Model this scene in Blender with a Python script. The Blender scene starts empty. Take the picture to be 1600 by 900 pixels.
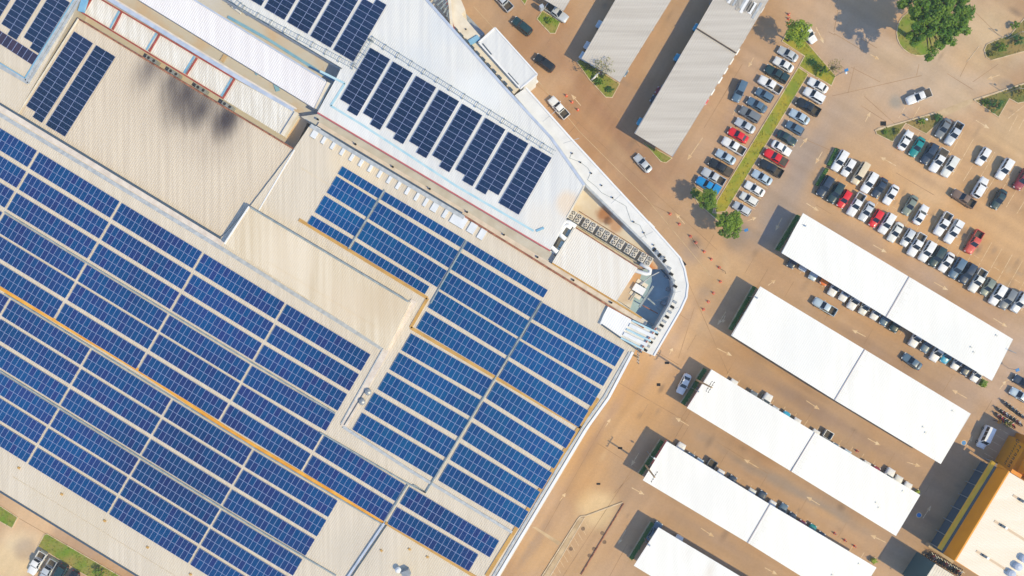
import bpy, bmesh, math, random
import numpy as np
from mathutils import Vector, Matrix
random.seed(7)
R = math.radians
scene = bpy.context.scene
col = scene.collection

# ------------------------------------------------------------ camera, sky, sun
H = 142.0            # flying height of the drone (m)
F = 1067.0           # focal length in photo pixels (1600 wide)
cam_d = bpy.data.cameras.new("drone_camera")
cam_d.sensor_width = 36.0
cam_d.lens = 36.0 * F / 1600.0
cam_d.clip_end = 3000
cam = bpy.data.objects.new("drone_camera", cam_d)
cam.location = (0, 0, H)
col.objects.link(cam)
scene.camera = cam

SUN_EL, SUN_AZ = R(46), R(-33)          # the sun stands to the right and a little below in the picture
sdir = Vector((math.cos(SUN_EL) * math.cos(SUN_AZ), math.cos(SUN_EL) * math.sin(SUN_AZ), math.sin(SUN_EL)))
world = bpy.data.worlds.new("World")
scene.world = world
world.use_nodes = True
wn = world.node_tree.nodes
sky = wn.new("ShaderNodeTexSky")
sky.sky_type = 'NISHITA'
sky.sun_disc = False
sky.sun_elevation = SUN_EL
sky.sun_rotation = math.atan2(sdir.x, sdir.y)
sky.dust_density = 0.3
sky.air_density = 1.0
sky.ozone_density = 3.0
wn["Background"].inputs[1].default_value = 0.15
world.node_tree.links.new(sky.outputs[0], wn["Background"].inputs[0])
sun_d = bpy.data.lights.new("sun", 'SUN')
sun_d.energy = 2.75
sun_d.angle = R(0.6)
sun_d.color = (1.0, 0.83, 0.47)
sun = bpy.data.objects.new("sun", sun_d)
sun.rotation_euler = sdir.to_track_quat('Z', 'Y').to_euler()
col.objects.link(sun)
scene.view_settings.view_transform = 'Standard'
scene.view_settings.look = 'None'
scene.view_settings.gamma = 1.0
scene.view_settings.exposure = 0.64

# ------------------------------------------------------------ helpers
def P(px, py, z=0.0):
    s = (H - z) / F
    return Vector(((px - 800) * s, (450 - py) * s, z))

AU = math.atan2(0.515, 0.857)        # mapping rotation that turns the site axis onto x
UD = Vector((0.857, -0.515, 0))      # main axis of the site (photo: right and down)
VD = Vector((-0.515, -0.857, 0))     # across it (photo: left and down)

def lin(c):
    return tuple(((x / 255) / 12.92 if x / 255 <= 0.04045 else ((x / 255 + 0.055) / 1.055) ** 2.4) for x in c)

EXPO = 1.16
def alb(*c):
    "base colour of a sunlit flat surface that shows as this sRGB value"
    return tuple(min(0.86, v / EXPO) for v in lin(c))

def tag(o, label=None, cat=None, group=None, kind=None):
    if label: o['label'] = label
    if cat: o['category'] = cat
    if group: o['group'] = group
    if kind: o['kind'] = kind
    return o

def empty(name, loc=(0, 0, 0), rz=0.0, label=None, cat=None, group=None):
    o = bpy.data.objects.new(name, None)
    o.empty_display_size = 0.3
    o.location = loc
    o.rotation_euler = (0, 0, rz)
    col.objects.link(o)
    return tag(o, label, cat, group)

def link(name, me, m=None, parent=None):
    o = bpy.data.objects.new(name, me)
    col.objects.link(o)
    if m is not None:
        for x in (m if isinstance(m, (list, tuple)) else [m]):
            me.materials.append(x)
    if parent is not None: o.parent = parent
    return o

class MB:
    "collects polygons, boxes and tubes and links them as one mesh"
    def __init__(s): s.v = []; s.f = []; s.m = []
    def face(s, pts, mi=0):
        n = len(s.v); s.v += [tuple(p) for p in pts]; s.f.append(tuple(range(n, n + len(pts)))); s.m.append(mi)
    def box(s, c, d, rz=0.0, mi=0):
        cx, cy, cz = c; dx, dy, dz = d[0] / 2, d[1] / 2, d[2] / 2
        co, si = math.cos(rz), math.sin(rz); n = len(s.v)
        for z in (-dz, dz):
            for x, y in ((-dx, -dy), (dx, -dy), (dx, dy), (-dx, dy)):
                s.v.append((cx + x * co - y * si, cy + x * si + y * co, cz + z))
        for q in ((0, 3, 2, 1), (4, 5, 6, 7), (0, 1, 5, 4), (1, 2, 6, 5), (2, 3, 7, 6), (3, 0, 4, 7)):
            s.f.append(tuple(n + i for i in q)); s.m.append(mi)
    def prism(s, top, zb, mi=0, bottom=False):
        top = ccw(top)
        n = len(s.v); k = len(top)
        s.v += [tuple(p) for p in top] + [(p[0], p[1], zb) for p in top]
        s.f.append(tuple(range(n, n + k))); s.m.append(mi)
        for i in range(k):
            j = (i + 1) % k
            s.f.append((n + i, n + k + i, n + k + j, n + j)); s.m.append(mi)
        if bottom:
            s.f.append(tuple(reversed(range(n + k, n + 2 * k)))); s.m.append(mi)
    def bar(s, a, b, w, h, mi=0):
        "a box of width w and height h from a to b (top-centre line)"
        a = Vector(a); b = Vector(b); d = b - a
        L = d.length
        if L < 1e-6: return
        d.normalize()
        sd = d.cross(Vector((0, 0, 1)))
        if sd.length < 1e-4: sd = Vector((1, 0, 0))
        sd.normalize(); up = sd.cross(d)
        n = len(s.v)
        for p in (a, b):
            for x, y in ((-w / 2, -h), (w / 2, -h), (w / 2, 0), (-w / 2, 0)):
                s.v.append(tuple(p + sd * x + up * y))
        for q in ((0, 1, 2, 3), (7, 6, 5, 4), (0, 4, 5, 1), (1, 5, 6, 2), (2, 6, 7, 3), (3, 7, 4, 0)):
            s.f.append(tuple(n + i for i in q)); s.m.append(mi)
    def tube(s, pts, rad, seg=8, mi=0, cap=True):
        pts = [Vector(p) for p in pts]
        rads = rad if isinstance(rad, (list, tuple)) else [rad] * len(pts)
        rings = []
        for i, p in enumerate(pts):
            d = (pts[min(i + 1, len(pts) - 1)] - pts[max(i - 1, 0)]).normalized()
            a = d.cross(Vector((0, 0, 1)))
            if a.length < 1e-3: a = Vector((1, 0, 0))
            a.normalize(); b = d.cross(a)
            n = len(s.v); rings.append(n)
            for k in range(seg):
                t = 2 * math.pi * k / seg
                s.v.append(tuple(p + (a * math.cos(t) + b * math.sin(t)) * rads[i]))
        for r0, r1 in zip(rings, rings[1:]):
            for k in range(seg):
                s.f.append((r0 + k, r0 + (k + 1) % seg, r1 + (k + 1) % seg, r1 + k)); s.m.append(mi)
        if cap:
            s.f.append(tuple(rings[0] + k for k in reversed(range(seg)))); s.m.append(mi)
            s.f.append(tuple(rings[-1] + k for k in range(seg))); s.m.append(mi)
    def disc(s, c, r, z=None, seg=20, mi=0):
        cx, cy = c[0], c[1]; cz = c[2] if z is None else z
        s.face([(cx + r * math.cos(2 * math.pi * k / seg), cy + r * math.sin(2 * math.pi * k / seg), cz) for k in range(seg)], mi)
    def mesh(s, name, smooth=False):
        me = bpy.data.meshes.new(name)
        me.from_pydata(s.v, [], s.f)
        me.polygons.foreach_set("material_index", s.m)
        bm = bmesh.new(); bm.from_mesh(me); bmesh.ops.recalc_face_normals(bm, faces=bm.faces); bm.to_mesh(me); bm.free()
        if smooth: me.polygons.foreach_set("use_smooth", [True] * len(me.polygons))
        me.update()
        return me
    def build(s, name, m, parent=None, smooth=False):
        return link(name, s.mesh(name, smooth), m, parent)

def ccw(poly):
    a = sum(p[0] * q[1] - q[0] * p[1] for p, q in zip(poly, poly[1:] + poly[:1]))
    return list(poly) if a > 0 else list(reversed(poly))

def sheet(name, poly_px, z, m, parent=None, kind=None):
    "flat sheet from photo points at height z"
    b = MB(); b.face(ccw([P(x, y, z) for x, y in poly_px]))
    me = bpy.data.meshes.new(name); me.from_pydata(b.v, [], b.f); me.update()
    o = link(name, me, m, parent)
    if kind: o['kind'] = kind
    return o

# ------------------------------------------------------------ materials
def nodes_of(m):
    m.use_nodes = True
    return m.node_tree.nodes, m.node_tree.links, m.node_tree.nodes["Principled BSDF"]

def mat(name, c, rough=0.7, c2=None, scale=0.5, detail=4, metal=0.0, spec=0.3, coat=0.0, bump=0.0, bscale=8.0, stretch=None, contrast=(0.35, 0.65)):
    m = bpy.data.materials.new(name)
    N, L, b = nodes_of(m)
    b.inputs["Roughness"].default_value = rough
    b.inputs["Metallic"].default_value = metal
    b.inputs["Specular IOR Level"].default_value = spec
    b.inputs["Coat Weight"].default_value = coat
    b.inputs["Base Color"].default_value = (*c, 1)
    if c2 or bump:
        g = N.new("ShaderNodeNewGeometry")
        vec = g.outputs["Position"]
        if stretch:
            mp = N.new("ShaderNodeMapping"); mp.inputs["Rotation"].default_value = (0, 0, stretch[0]); mp.inputs["Scale"].default_value = (stretch[1], stretch[2], 1)
            L.new(vec, mp.inputs[0]); vec = mp.outputs[0]
    if c2:
        n = N.new("ShaderNodeTexNoise"); n.inputs["Scale"].default_value = scale; n.inputs["Detail"].default_value = detail
        L.new(vec, n.inputs["Vector"])
        mr = N.new("ShaderNodeMapRange"); mr.inputs[1].default_value, mr.inputs[2].default_value = contrast
        L.new(n.outputs["Fac"], mr.inputs[0])
        mx = N.new("ShaderNodeMix"); mx.data_type = 'RGBA'
        mx.inputs[6].default_value = (*c, 1); mx.inputs[7].default_value = (*c2, 1)
        L.new(mr.outputs[0], mx.inputs[0]); L.new(mx.outputs[2], b.inputs["Base Color"])
    if bump:
        n2 = N.new("ShaderNodeTexNoise"); n2.inputs["Scale"].default_value = bscale
        L.new(g.outputs["Position"], n2.inputs["Vector"])
        bp = N.new("ShaderNodeBump"); bp.inputs["Strength"].default_value = bump; bp.inputs["Distance"].default_value = 0.05
        L.new(n2.outputs["Fac"], bp.inputs["Height"]); L.new(bp.outputs[0], b.inputs["Normal"])
    return m

def add_blobs(m, blobs, nscale=0.06, namp=0.55, stretch=None):
    "mixes patches of dirt or wear with shapes of their own into the base colour: (px, py, radius px, sRGB or albedo, strength)"
    N, L, b = nodes_of(m)
    src = b.inputs["Base Color"].links[0].from_socket if b.inputs["Base Color"].links else None
    g = N.new("ShaderNodeNewGeometry")
    n = N.new("ShaderNodeTexNoise"); n.inputs["Scale"].default_value = nscale; n.inputs["Detail"].default_value = 6
    n.inputs["Roughness"].default_value = 0.6
    if stretch:
        mpp = N.new("ShaderNodeMapping"); mpp.inputs["Rotation"].default_value = (0, 0, stretch[0]); mpp.inputs["Scale"].default_value = (stretch[1], stretch[2], 1)
        L.new(g.outputs["Position"], mpp.inputs[0]); L.new(mpp.outputs[0], n.inputs["Vector"])
    else: L.new(g.outputs["Position"], n.inputs["Vector"])
    ms = N.new("ShaderNodeMath"); ms.operation = 'MULTIPLY_ADD'; ms.inputs[1].default_value = namp; ms.inputs[2].default_value = -namp / 2
    L.new(n.outputs["Fac"], ms.inputs[0])
    sep = N.new("ShaderNodeMapping"); sep.inputs["Scale"].default_value = (1, 1, 0)
    L.new(g.outputs["Position"], sep.inputs[0])
    for bl in blobs:
        px, py, rad, c, st = bl[:5]
        zz = bl[5] if len(bl) > 5 else 0
        ang, asp, soft = bl[6] if len(bl) > 6 else (0.0, 1.0, 0.35)      # along-axis angle, length/width, inner edge
        p = P(px, py, zz)
        mpn = N.new("ShaderNodeMapping"); mpn.vector_type = 'TEXTURE'
        mpn.inputs["Location"].default_value = (p.x, p.y, 0); mpn.inputs["Rotation"].default_value = (0, 0, ang)
        mpn.inputs["Scale"].default_value = (rad * asp / 7.5, rad / 7.5, 1)
        L.new(sep.outputs[0], mpn.inputs[0])
        d = N.new("ShaderNodeVectorMath"); d.operation = 'LENGTH'
        L.new(mpn.outputs[0], d.inputs[0])
        dv = N.new("ShaderNodeMath"); dv.operation = 'ADD'
        L.new(d.outputs["Value"], dv.inputs[0]); L.new(ms.outputs[0], dv.inputs[1])
        mr = N.new("ShaderNodeMapRange"); mr.interpolation_type = 'SMOOTHSTEP'
        mr.inputs[1].default_value = 1.05; mr.inputs[2].default_value = soft; mr.inputs[3].default_value = 0; mr.inputs[4].default_value = st
        L.new(dv.outputs[0], mr.inputs[0])
        mx = N.new("ShaderNodeMix"); mx.data_type = 'RGBA'; mx.inputs[7].default_value = (*c, 1)
        L.new(mr.outputs[0], mx.inputs[0])
        if src: L.new(src, mx.inputs[6])
        else: mx.inputs[6].default_value = b.inputs["Base Color"].default_value
        src = mx.outputs[2]
    L.new(src, b.inputs["Base Color"])

M = {}
M['beige'] = mat('beige_roof_sheet', alb(226, 214, 197), 0.6, alb(214, 202, 185), 1.5, 5, stretch=(AU, 1.3, 0.045))
M['beige_raised'] = mat('beige_raised_roof_sheet', alb(232, 218, 196), 0.6, alb(217, 200, 174), 0.9, 5, stretch=(AU, 1.2, 0.05))
M['soot_roof'] = mat('sooty_beige_roof_sheet', alb(223, 209, 190), 0.65, alb(210, 196, 178), 1.3, 5, stretch=(AU, 1.3, 0.04))
M['greywhite'] = mat('white_roof_sheet', alb(232, 232, 231), 0.5, alb(219, 220, 222), 0.8, 5, stretch=(AU, 1.2, 0.05))
M['brightwhite'] = mat('bright_white_roof_sheet', alb(246, 246, 247), 0.5, alb(238, 238, 240), 0.4, 3, stretch=(AU, 1.2, 0.08))
M['longwhite'] = mat('long_white_roof_sheet', alb(240, 238, 242), 0.5, alb(230, 227, 232), 0.8, 4, stretch=(AU, 1.2, 0.05))
M['baywhite'] = mat('weathered_white_roof_sheet', alb(236, 233, 228), 0.6, alb(214, 208, 199), 1.2, 5, stretch=(AU, 1.5, 0.12))
M['carport_white'] = mat('white_carport_sheet', (0.82, 0.81, 0.785), 0.5, (0.765, 0.755, 0.73), 0.5, 6, stretch=(AU, 1.0, 0.12))
M['carport_grey'] = mat('grey_carport_sheet', alb(209, 202, 193), 0.6, alb(193, 185, 176), 0.9, 5, stretch=(AU, 0.06, 1.3))
M['plantroof'] = mat('pale_beige_plant_roof', alb(240, 236, 230), 0.6, alb(230, 223, 214), 0.8, 5, stretch=(AU, 1.2, 0.05))
M['old_sheet'] = mat('patchy_grey_sheet', alb(190, 184, 176), 0.6, alb(140, 136, 132), 1.5, 5, stretch=(AU, 1.4, 0.1))
M['wall'] = mat('cream_wall', (0.5, 0.46, 0.4), 0.8, (0.42, 0.38, 0.33), 0.3)
M['whitewall'] = mat('white_render', (0.7, 0.7, 0.7), 0.7, (0.62, 0.62, 0.62), 0.4)
M['canopy'] = mat('white_canopy_render', alb(240, 239, 237), 0.6, alb(228, 227, 225), 0.5, 5)
M['cream'] = mat('cream_sheet', alb(240, 230, 212), 0.6, alb(224, 210, 188), 0.5, 5)
M['yard'] = mat('stained_concrete_roof', alb(204, 199, 192), 0.8, alb(208, 176, 138), 0.12, 6, bump=0.2, contrast=(0.5, 0.72))
M['court'] = mat('pale_courtyard_floor', alb(226, 216, 200), 0.7, alb(214, 196, 168), 0.25, 6)
M['well'] = mat('shade_blue_well_floor', alb(176, 206, 222), 0.7, alb(150, 178, 196), 0.3, 5)  # blue of the shade is put into the well floor colour
M['greyslab'] = mat('grey_roof_slab', alb(209, 206, 200), 0.7, alb(196, 190, 180), 0.4, 5)
M['pinkledge'] = mat('pale_ledge', alb(234, 222, 210), 0.6, alb(216, 202, 190), 0.8, 5)
M['metal'] = mat('pale_zinc', alb(205, 208, 210), 0.45, alb(180, 185, 190), 1.2, 4, metal=0.15)
M['zinc'] = mat('grey_zinc_tray', alb(165, 175, 178), 0.5, alb(135, 148, 154), 1.0, 4)
M['gutterblue'] = mat('pale_blue_metal_gutter', alb(196, 206, 226), 0.5, alb(178, 190, 212), 0.7, 4)
M['bluepipe'] = mat('light_blue_lining_and_shade', alb(168, 208, 226), 0.55, alb(190, 220, 232), 0.6, 4)
M['bluechannel'] = mat('blue_channel_paint', alb(120, 175, 212), 0.6, alb(140, 188, 216), 0.6, 4)
M['slot'] = mat('dark_gutter_and_shade', (0.06, 0.09, 0.13), 0.7)
M['redframe'] = mat('red_primer_steel', alb(176, 84, 70), 0.6, alb(150, 66, 58), 0.8, 4)
M['redtrim'] = mat('crimson_trim', alb(192, 104, 108), 0.6)
M['rusttrim'] = mat('rusty_flashing', alb(178, 120, 92), 0.7, alb(120, 72, 58), 1.2, 5)
M['yellowgutter'] = mat('yellow_gutter', alb(243, 182, 74), 0.6, alb(228, 158, 52), 0.5, 5)
M['tangutter'] = mat('tan_gutter', alb(212, 168, 96), 0.65, alb(194, 150, 84), 0.5, 5)
M['frame'] = mat('aluminium_frame', alb(158, 172, 214), 0.4, metal=0.1)
M['dark'] = mat('black_rubber', (0.012, 0.012, 0.014), 0.8)
M['steel'] = mat('galvanised_steel', (0.35, 0.36, 0.37), 0.45, metal=0.4)
M['white_paint'] = mat('white_gloss_paint', (0.78, 0.78, 0.78), 0.4)
M['kerb'] = mat('kerb_concrete', alb(226, 204, 172), 0.8, alb(200, 176, 144), 0.8, 4)
M['line'] = mat('worn_road_paint', alb(232, 208, 172), 0.7, alb(212, 174, 128), 1.6, 5)
M['joint'] = mat('joint_filler', alb(150, 118, 88), 0.9, alb(184, 146, 106), 0.35, 4)
M['manhole'] = mat('cast_cover', alb(150, 124, 98), 0.9, alb(120, 96, 76), 4.0)
M['seam'] = mat('seam_sealant', alb(196, 186, 186), 0.8)
M['lapstain'] = mat('lap_stain', alb(222, 216, 210), 0.8)
M['awngut'] = mat('awning_gutter_sheet', alb(170, 150, 140), 0.7, alb(140, 124, 120), 0.6)
M['kioskwall'] = mat('dark_teal_wall', (0.05, 0.1, 0.11), 0.7)
M['grass'] = mat('dry_lawn', (0.36, 0.29, 0.03), 0.9, (0.2, 0.25, 0.025), 0.35, 6, bump=0.5, bscale=4)
M['greengrass'] = mat('green_lawn', (0.15, 0.24, 0.02), 0.9, (0.3, 0.25, 0.07), 0.3, 6, bump=0.5, bscale=4)
M['scrub'] = mat('scrubby_soil', (0.28, 0.2, 0.07), 0.9, (0.12, 0.15, 0.03), 0.25, 6, bump=0.5, bscale=3)
M['leaf'] = mat('tree_leaf', (0.05, 0.135, 0.006), 0.6, (0.12, 0.2, 0.012), 0.5, 3, spec=0.25)
M['leaf_lime'] = mat('lime_leaf', (0.26, 0.34, 0.015), 0.6, (0.14, 0.23, 0.015), 0.6, 3)
M['leaf_bright'] = mat('bright_leaf', (0.16, 0.25, 0.012), 0.6, (0.08, 0.155, 0.01), 0.6, 3)
M['hedge'] = mat('hedge_leaf', (0.035, 0.12, 0.025), 0.7, (0.06, 0.15, 0.03), 1.2, 3)
M['dryleaf'] = mat('dry_shrub_leaf', (0.26, 0.22, 0.05), 0.8, (0.12, 0.15, 0.03), 1.0, 3)
M['bark'] = mat('bark', (0.14, 0.1, 0.07), 0.9, (0.09, 0.065, 0.05), 3.0)
M['twig'] = mat('bare_twig', (0.24, 0.19, 0.14), 0.9)
M['cone'] = mat('orange_plastic', (0.8, 0.12, 0.04), 0.5)
M['orange'] = mat('orange_facade', (0.74, 0.28, 0.0), 0.5, (0.68, 0.25, 0.0), 0.4)
M['yellow'] = mat('yellow_awning', (0.86, 0.5, 0.05), 0.5, (0.8, 0.45, 0.03), 0.6)
M['creamroof'] = mat('cream_roof_sheet', alb(250, 238, 222), 0.6, alb(244, 230, 210), 0.4, 4, stretch=(AU, 0.08, 1.0))
M['brownstrip'] = mat('brown_gutter_strip', alb(222, 196, 168), 0.7)
M['letter'] = mat('dark_lettering', (0.03, 0.02, 0.02), 0.6)
M['concrete'] = mat('bare_concrete', alb(212, 186, 150), 0.8, alb(188, 160, 124), 0.5, 5)
M['bluepaint'] = mat('blue_paint', (0.02, 0.2, 0.5), 0.5)
M['tarp'] = mat('blue_tarpaulin', (0.0, 0.26, 0.62), 0.5, (0.0, 0.2, 0.5), 1.2)
M['glass'] = mat('car_glass', (0.012, 0.02, 0.035), 0.08, spec=0.5)
M['lamp'] = mat('headlamp_lens', (0.7, 0.72, 0.75), 0.15)
M['tail'] = mat('tail_lamp_lens', (0.4, 0.01, 0.01), 0.25)
M['bedliner'] = mat('bed_liner', (0.05, 0.045, 0.04), 0.8, (0.1, 0.08, 0.06), 1.0)
M['skylight'] = mat('white_skylight_sheet', alb(238, 240, 244), 0.4, alb(224, 228, 234), 0.8)
M['grille'] = mat('fan_grille', (0.04, 0.04, 0.045), 0.5)
M['acbox'] = mat('ac_casing', alb(226, 220, 210), 0.5, alb(206, 196, 180), 1.5)
M['greybox'] = mat('grey_unit_casing', alb(160, 168, 178), 0.5, alb(140, 148, 158), 1.0)

SOOTC = alb(74, 66, 70)
AV = -AU - math.pi / 2 + 0.02      # along the ribs
add_blobs(M['soot_roof'], [
    (285, 155, 92, alb(176, 160, 144), 0.75, 8.5, (AV, 1.2, -0.3)), (205, 125, 60, alb(196, 180, 162), 0.5, 8.5, (AV, 1.5, -0.3)), (345, 205, 56, alb(168, 152, 138), 0.6, 8.5, (AV, 1.5, -0.2)),
    (236, 106, 32, alb(100, 90, 90), 0.85, 8.5, (AV, 1.7, -0.2)), (292, 148, 46, SOOTC, 0.95, 8.5, (AV, 1.55, -0.1)), (314, 172, 28, SOOTC, 0.9, 8.5, (AV, 1.7, 0.0)), (354, 186, 29, SOOTC, 1.0, 8.5, (AV, 1.6, 0.1)), (268, 128, 24, alb(90, 82, 82), 0.8, 8.5, (AV, 1.7, -0.2))], 0.9, 0.42, (AU, 1.0, 0.14))
add_blobs(M['court'], [(943, 335, 16, alb(170, 110, 60), 0.9, 6), (950, 345, 9, alb(110, 70, 40), 0.8, 6), (962, 352, 14, alb(190, 130, 76), 0.7, 6), (1012, 420, 18, alb(200, 120, 40), 0.9, 6), (1000, 440, 26, alb(200, 150, 96), 0.9, 6), (975, 460, 22, alb(196, 170, 140), 0.8, 6)], 0.4, 0.8)

add_blobs(M['greywhite'], [(886, 318, 24, alb(236, 212, 184), 0.7, 9.6), (848, 345, 40, alb(232, 224, 214), 0.5, 9.6), (640, 120, 70, alb(216, 221, 228), 0.6, 9.6), (740, 150, 50, alb(238, 241, 244), 0.6, 9.6), (560, 190, 40, alb(240, 242, 245), 0.5, 9.6), (690, 330, 40, alb(222, 224, 226), 0.5, 9.6), (700, 40, 40, alb(214, 220, 228), 0.5, 9.6)], 0.5, 0.9, (AU, 1.0, 0.15))
add_blobs(M['beige'], [(620, 420, 60, alb(216, 200, 176), 0.5, 9), (560, 250, 60, alb(236, 216, 184), 0.6, 9), (850, 440, 70, alb(226, 212, 194), 0.5, 9), (130, 800, 90, alb(214, 200, 178), 0.5, 9), (560, 860, 50, alb(208, 198, 184), 0.6, 9), (660, 870, 50, alb(222, 206, 180), 0.5, 9), (300, 870, 60, alb(220, 206, 184), 0.5, 9), (50, 150, 50, alb(216, 202, 182), 0.5, 9)], 0.4, 0.9, (AU, 1.0, 0.12))
add_blobs(M['beige_raised'], [(600, 470, 50, alb(214, 194, 166), 0.6, 10.4), (450, 400, 60, alb(236, 222, 202), 0.5, 10.4), (540, 480, 50, alb(226, 208, 184), 0.5, 10.4)], 0.4, 0.9, (AU, 1.0, 0.12))
add_blobs(M['carport_white'], [(1076, 861, 16, alb(228, 222, 216), 0.5, 4.2, (AV, 1.8, -0.6)), (1108, 893, 12, alb(220, 206, 190), 0.5, 4.2, (AV, 2.0, -0.6)), (1460, 600, 60, alb(240, 240, 238), 0.6, 4.2), (1250, 540, 70, alb(238, 238, 237), 0.6, 4.2), (1180, 640, 60, alb(239, 238, 236), 0.6, 4.2), (1330, 740, 60, alb(240, 239, 237), 0.6, 4.2), (1110, 770, 50, alb(238, 237, 235), 0.6, 4.2), (1480, 540, 50, alb(238, 238, 236), 0.6, 4.2)], 0.5, 0.9, (AU, 1.0, 0.15))

def panel_mat(name, a, b_, rough):
    m = bpy.data.materials.new(name)
    N, L, b = nodes_of(m)
    oi = N.new("ShaderNodeObjectInfo")
    mr = N.new("ShaderNodeMapRange"); mr.inputs[1].default_value = 0.25; mr.inputs[2].default_value = 1.0
    mx = N.new("ShaderNodeMix"); mx.data_type = 'RGBA'
    mx.inputs[6].default_value = (*a, 1); mx.inputs[7].default_value = (*b_, 1)
    L.new(oi.outputs["Random"], mr.inputs[0]); L.new(mr.outputs[0], mx.inputs[0])
    # fine cell speckle
    g = N.new("ShaderNodeNewGeometry"); n = N.new("ShaderNodeTexNoise"); n.inputs["Scale"].default_value = 5.0
    L.new(g.outputs["Position"], n.inputs["Vector"])
    mr2 = N.new("ShaderNodeMapRange"); mr2.inputs[3].default_value = 0.75; mr2.inputs[4].default_value = 1.25
    L.new(n.outputs["Fac"], mr2.inputs[0])
    vm = N.new("ShaderNodeVectorMath"); vm.operation = 'SCALE'
    n3 = N.new("ShaderNodeTexNoise"); n3.inputs["Scale"].default_value = 0.045; n3.inputs["Detail"].default_value = 3
    L.new(g.outputs["Position"], n3.inputs["Vector"])
    mr3 = N.new("ShaderNodeMapRange"); mr3.inputs[1].default_value = .3; mr3.inputs[2].default_value = .7; mr3.inputs[3].default_value = .8; mr3.inputs[4].default_value = 1.25
    L.new(n3.outputs["Fac"], mr3.inputs[0])
    mm = N.new("ShaderNodeMath"); mm.operation = 'MULTIPLY'; L.new(mr2.outputs[0], mm.inputs[0]); L.new(mr3.outputs[0], mm.inputs[1])
    L.new(mx.outputs[2], vm.inputs[0]); L.new(mm.outputs[0], vm.inputs["Scale"])
    L.new(vm.outputs[0], b.inputs["Base Color"])
    b.inputs["Roughness"].default_value = rough
    b.inputs["Specular IOR Level"].default_value = 0.25
    return m
M['pv_blue'] = panel_mat('blue_silicon', (0.0, 0.050, 0.175), (0.012, 0.031, 0.15), 0.3)
M['pv_cyan'] = panel_mat('bright_blue_silicon', (0.0, 0.069, 0.205), (0.002, 0.047, 0.185), 0.3)
M['pv_dark'] = panel_mat('navy_silicon', (0.005, 0.021, 0.065), (0.010, 0.024, 0.074), 0.3)
M['pv_purple'] = panel_mat('purple_silicon', (0.02, 0.022, 0.06), (0.045, 0.03, 0.06), 0.3)

# ground with its stains, dust and wheel tracks: the dirt is painted per vertex on a fine sheet, the grain is procedural
O, Y, G_, PK, PALE, RB = alb(218, 166, 102), alb(224, 180, 116), alb(182, 156, 134), alb(204, 172, 142), alb(232, 200, 148), alb(190, 138, 88)
BLOBS = [
        (930, 190, 120, RB, 0.85), (850, 70, 90, RB, 0.8), (1010, 280, 80, alb(190, 142, 98), 0.8), (860, 20, 60, alb(190, 136, 84), 0.7),
        (1160, 110, 90, alb(200, 158, 118), 0.8), (1100, 200, 60, alb(204, 160, 116), 0.7), (1230, 230, 70, G_, 0.8), (1210, 330, 60, G_, 0.75), (1310, 180, 70, G_, 0.7), (1330, 70, 80, alb(196, 166, 140), 0.8),
        (1400, 130, 80, PK, 0.9), (1480, 120, 90, alb(210, 176, 138), 0.8), (1540, 60, 90, alb(222, 188, 140), 0.9), (1350, 170, 60, alb(200, 168, 136), 0.6), (1290, 30, 60, alb(200, 164, 128), 0.7),
        (1380, 300, 110, O, 0.9), (1470, 320, 120, O, 0.95), (1560, 370, 110, O, 0.95), (1480, 240, 80, alb(214, 166, 110), 0.8), (1580, 230, 80, alb(222, 182, 130), 0.8), (1340, 240, 50, alb(206, 166, 122), 0.7),
        (1330, 400, 60, alb(198, 158, 122), 0.8), (1430, 450, 60, alb(198, 158, 122), 0.8), (1520, 510, 60, alb(198, 158, 124), 0.8), (1570, 580, 70, alb(196, 162, 134), 0.85), (1500, 620, 50, alb(196, 162, 134), 0.6),
        (1100, 430, 70, alb(220, 174, 118), 0.8), (1050, 340, 60, alb(206, 162, 114), 0.7), (1090, 520, 70, alb(214, 168, 114), 0.7), (990, 620, 90, O, 0.85), (930, 720, 80, O, 0.8), (1000, 740, 60, alb(196, 154, 112), 0.7), (900, 860, 80, alb(208, 158, 98), 0.8), (840, 870, 50, O, 0.8),
        (935, 800, 40, alb(238, 200, 140), 0.95), (1130, 560, 60, alb(212, 160, 100), 0.6), (1250, 560, 60, alb(200, 156, 112), 0.6),
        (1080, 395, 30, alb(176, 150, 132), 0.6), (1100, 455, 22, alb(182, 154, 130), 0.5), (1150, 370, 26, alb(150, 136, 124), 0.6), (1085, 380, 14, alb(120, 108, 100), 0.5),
        (1225, 520, 26, alb(212, 160, 104), 0.7), (1190, 700, 60, alb(206, 156, 104), 0.6), (1300, 790, 60, alb(196, 158, 122), 0.6),
        (60, 830, 90, alb(228, 184, 132), 0.9), (20, 880, 60, alb(236, 206, 156), 0.9), (120, 850, 50, alb(186, 150, 122), 0.7), (40, 860, 22, alb(180, 152, 128), 0.6),
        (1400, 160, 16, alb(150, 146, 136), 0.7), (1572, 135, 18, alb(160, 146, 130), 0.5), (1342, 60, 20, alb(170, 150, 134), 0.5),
        (1500, 160, 50, alb(216, 180, 134), 0.6)]
tr = []
def track(x0, y0, x1, y1, w, c, st):
    L_ = math.hypot(x1 - x0, y1 - y0) / 2
    tr.append(((x0 + x1) / 2, (y0 + y1) / 2, w, alb(*c), st, 0, (math.atan2(y0 - y1, x1 - x0), L_ / w, 0.15)))
GB = (168, 148, 130)
track(1240, 470, 1510, 635, 15, (184, 148, 120), .75); track(1110, 545, 1440, 738, 13, (178, 142, 114), .75); track(1050, 655, 1420, 870, 15, GB, .8); track(1030, 790, 1210, 895, 11, (182, 146, 114), .7)
track(1255, 325, 1570, 512, 15, (192, 154, 122), .7); track(1310, 170, 1160, 425, 20, (176, 152, 134), .75); track(1020, 540, 860, 800, 11, (190, 148, 112), .7); track(1110, 440, 985, 640, 13, (194, 156, 122), .7)
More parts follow.
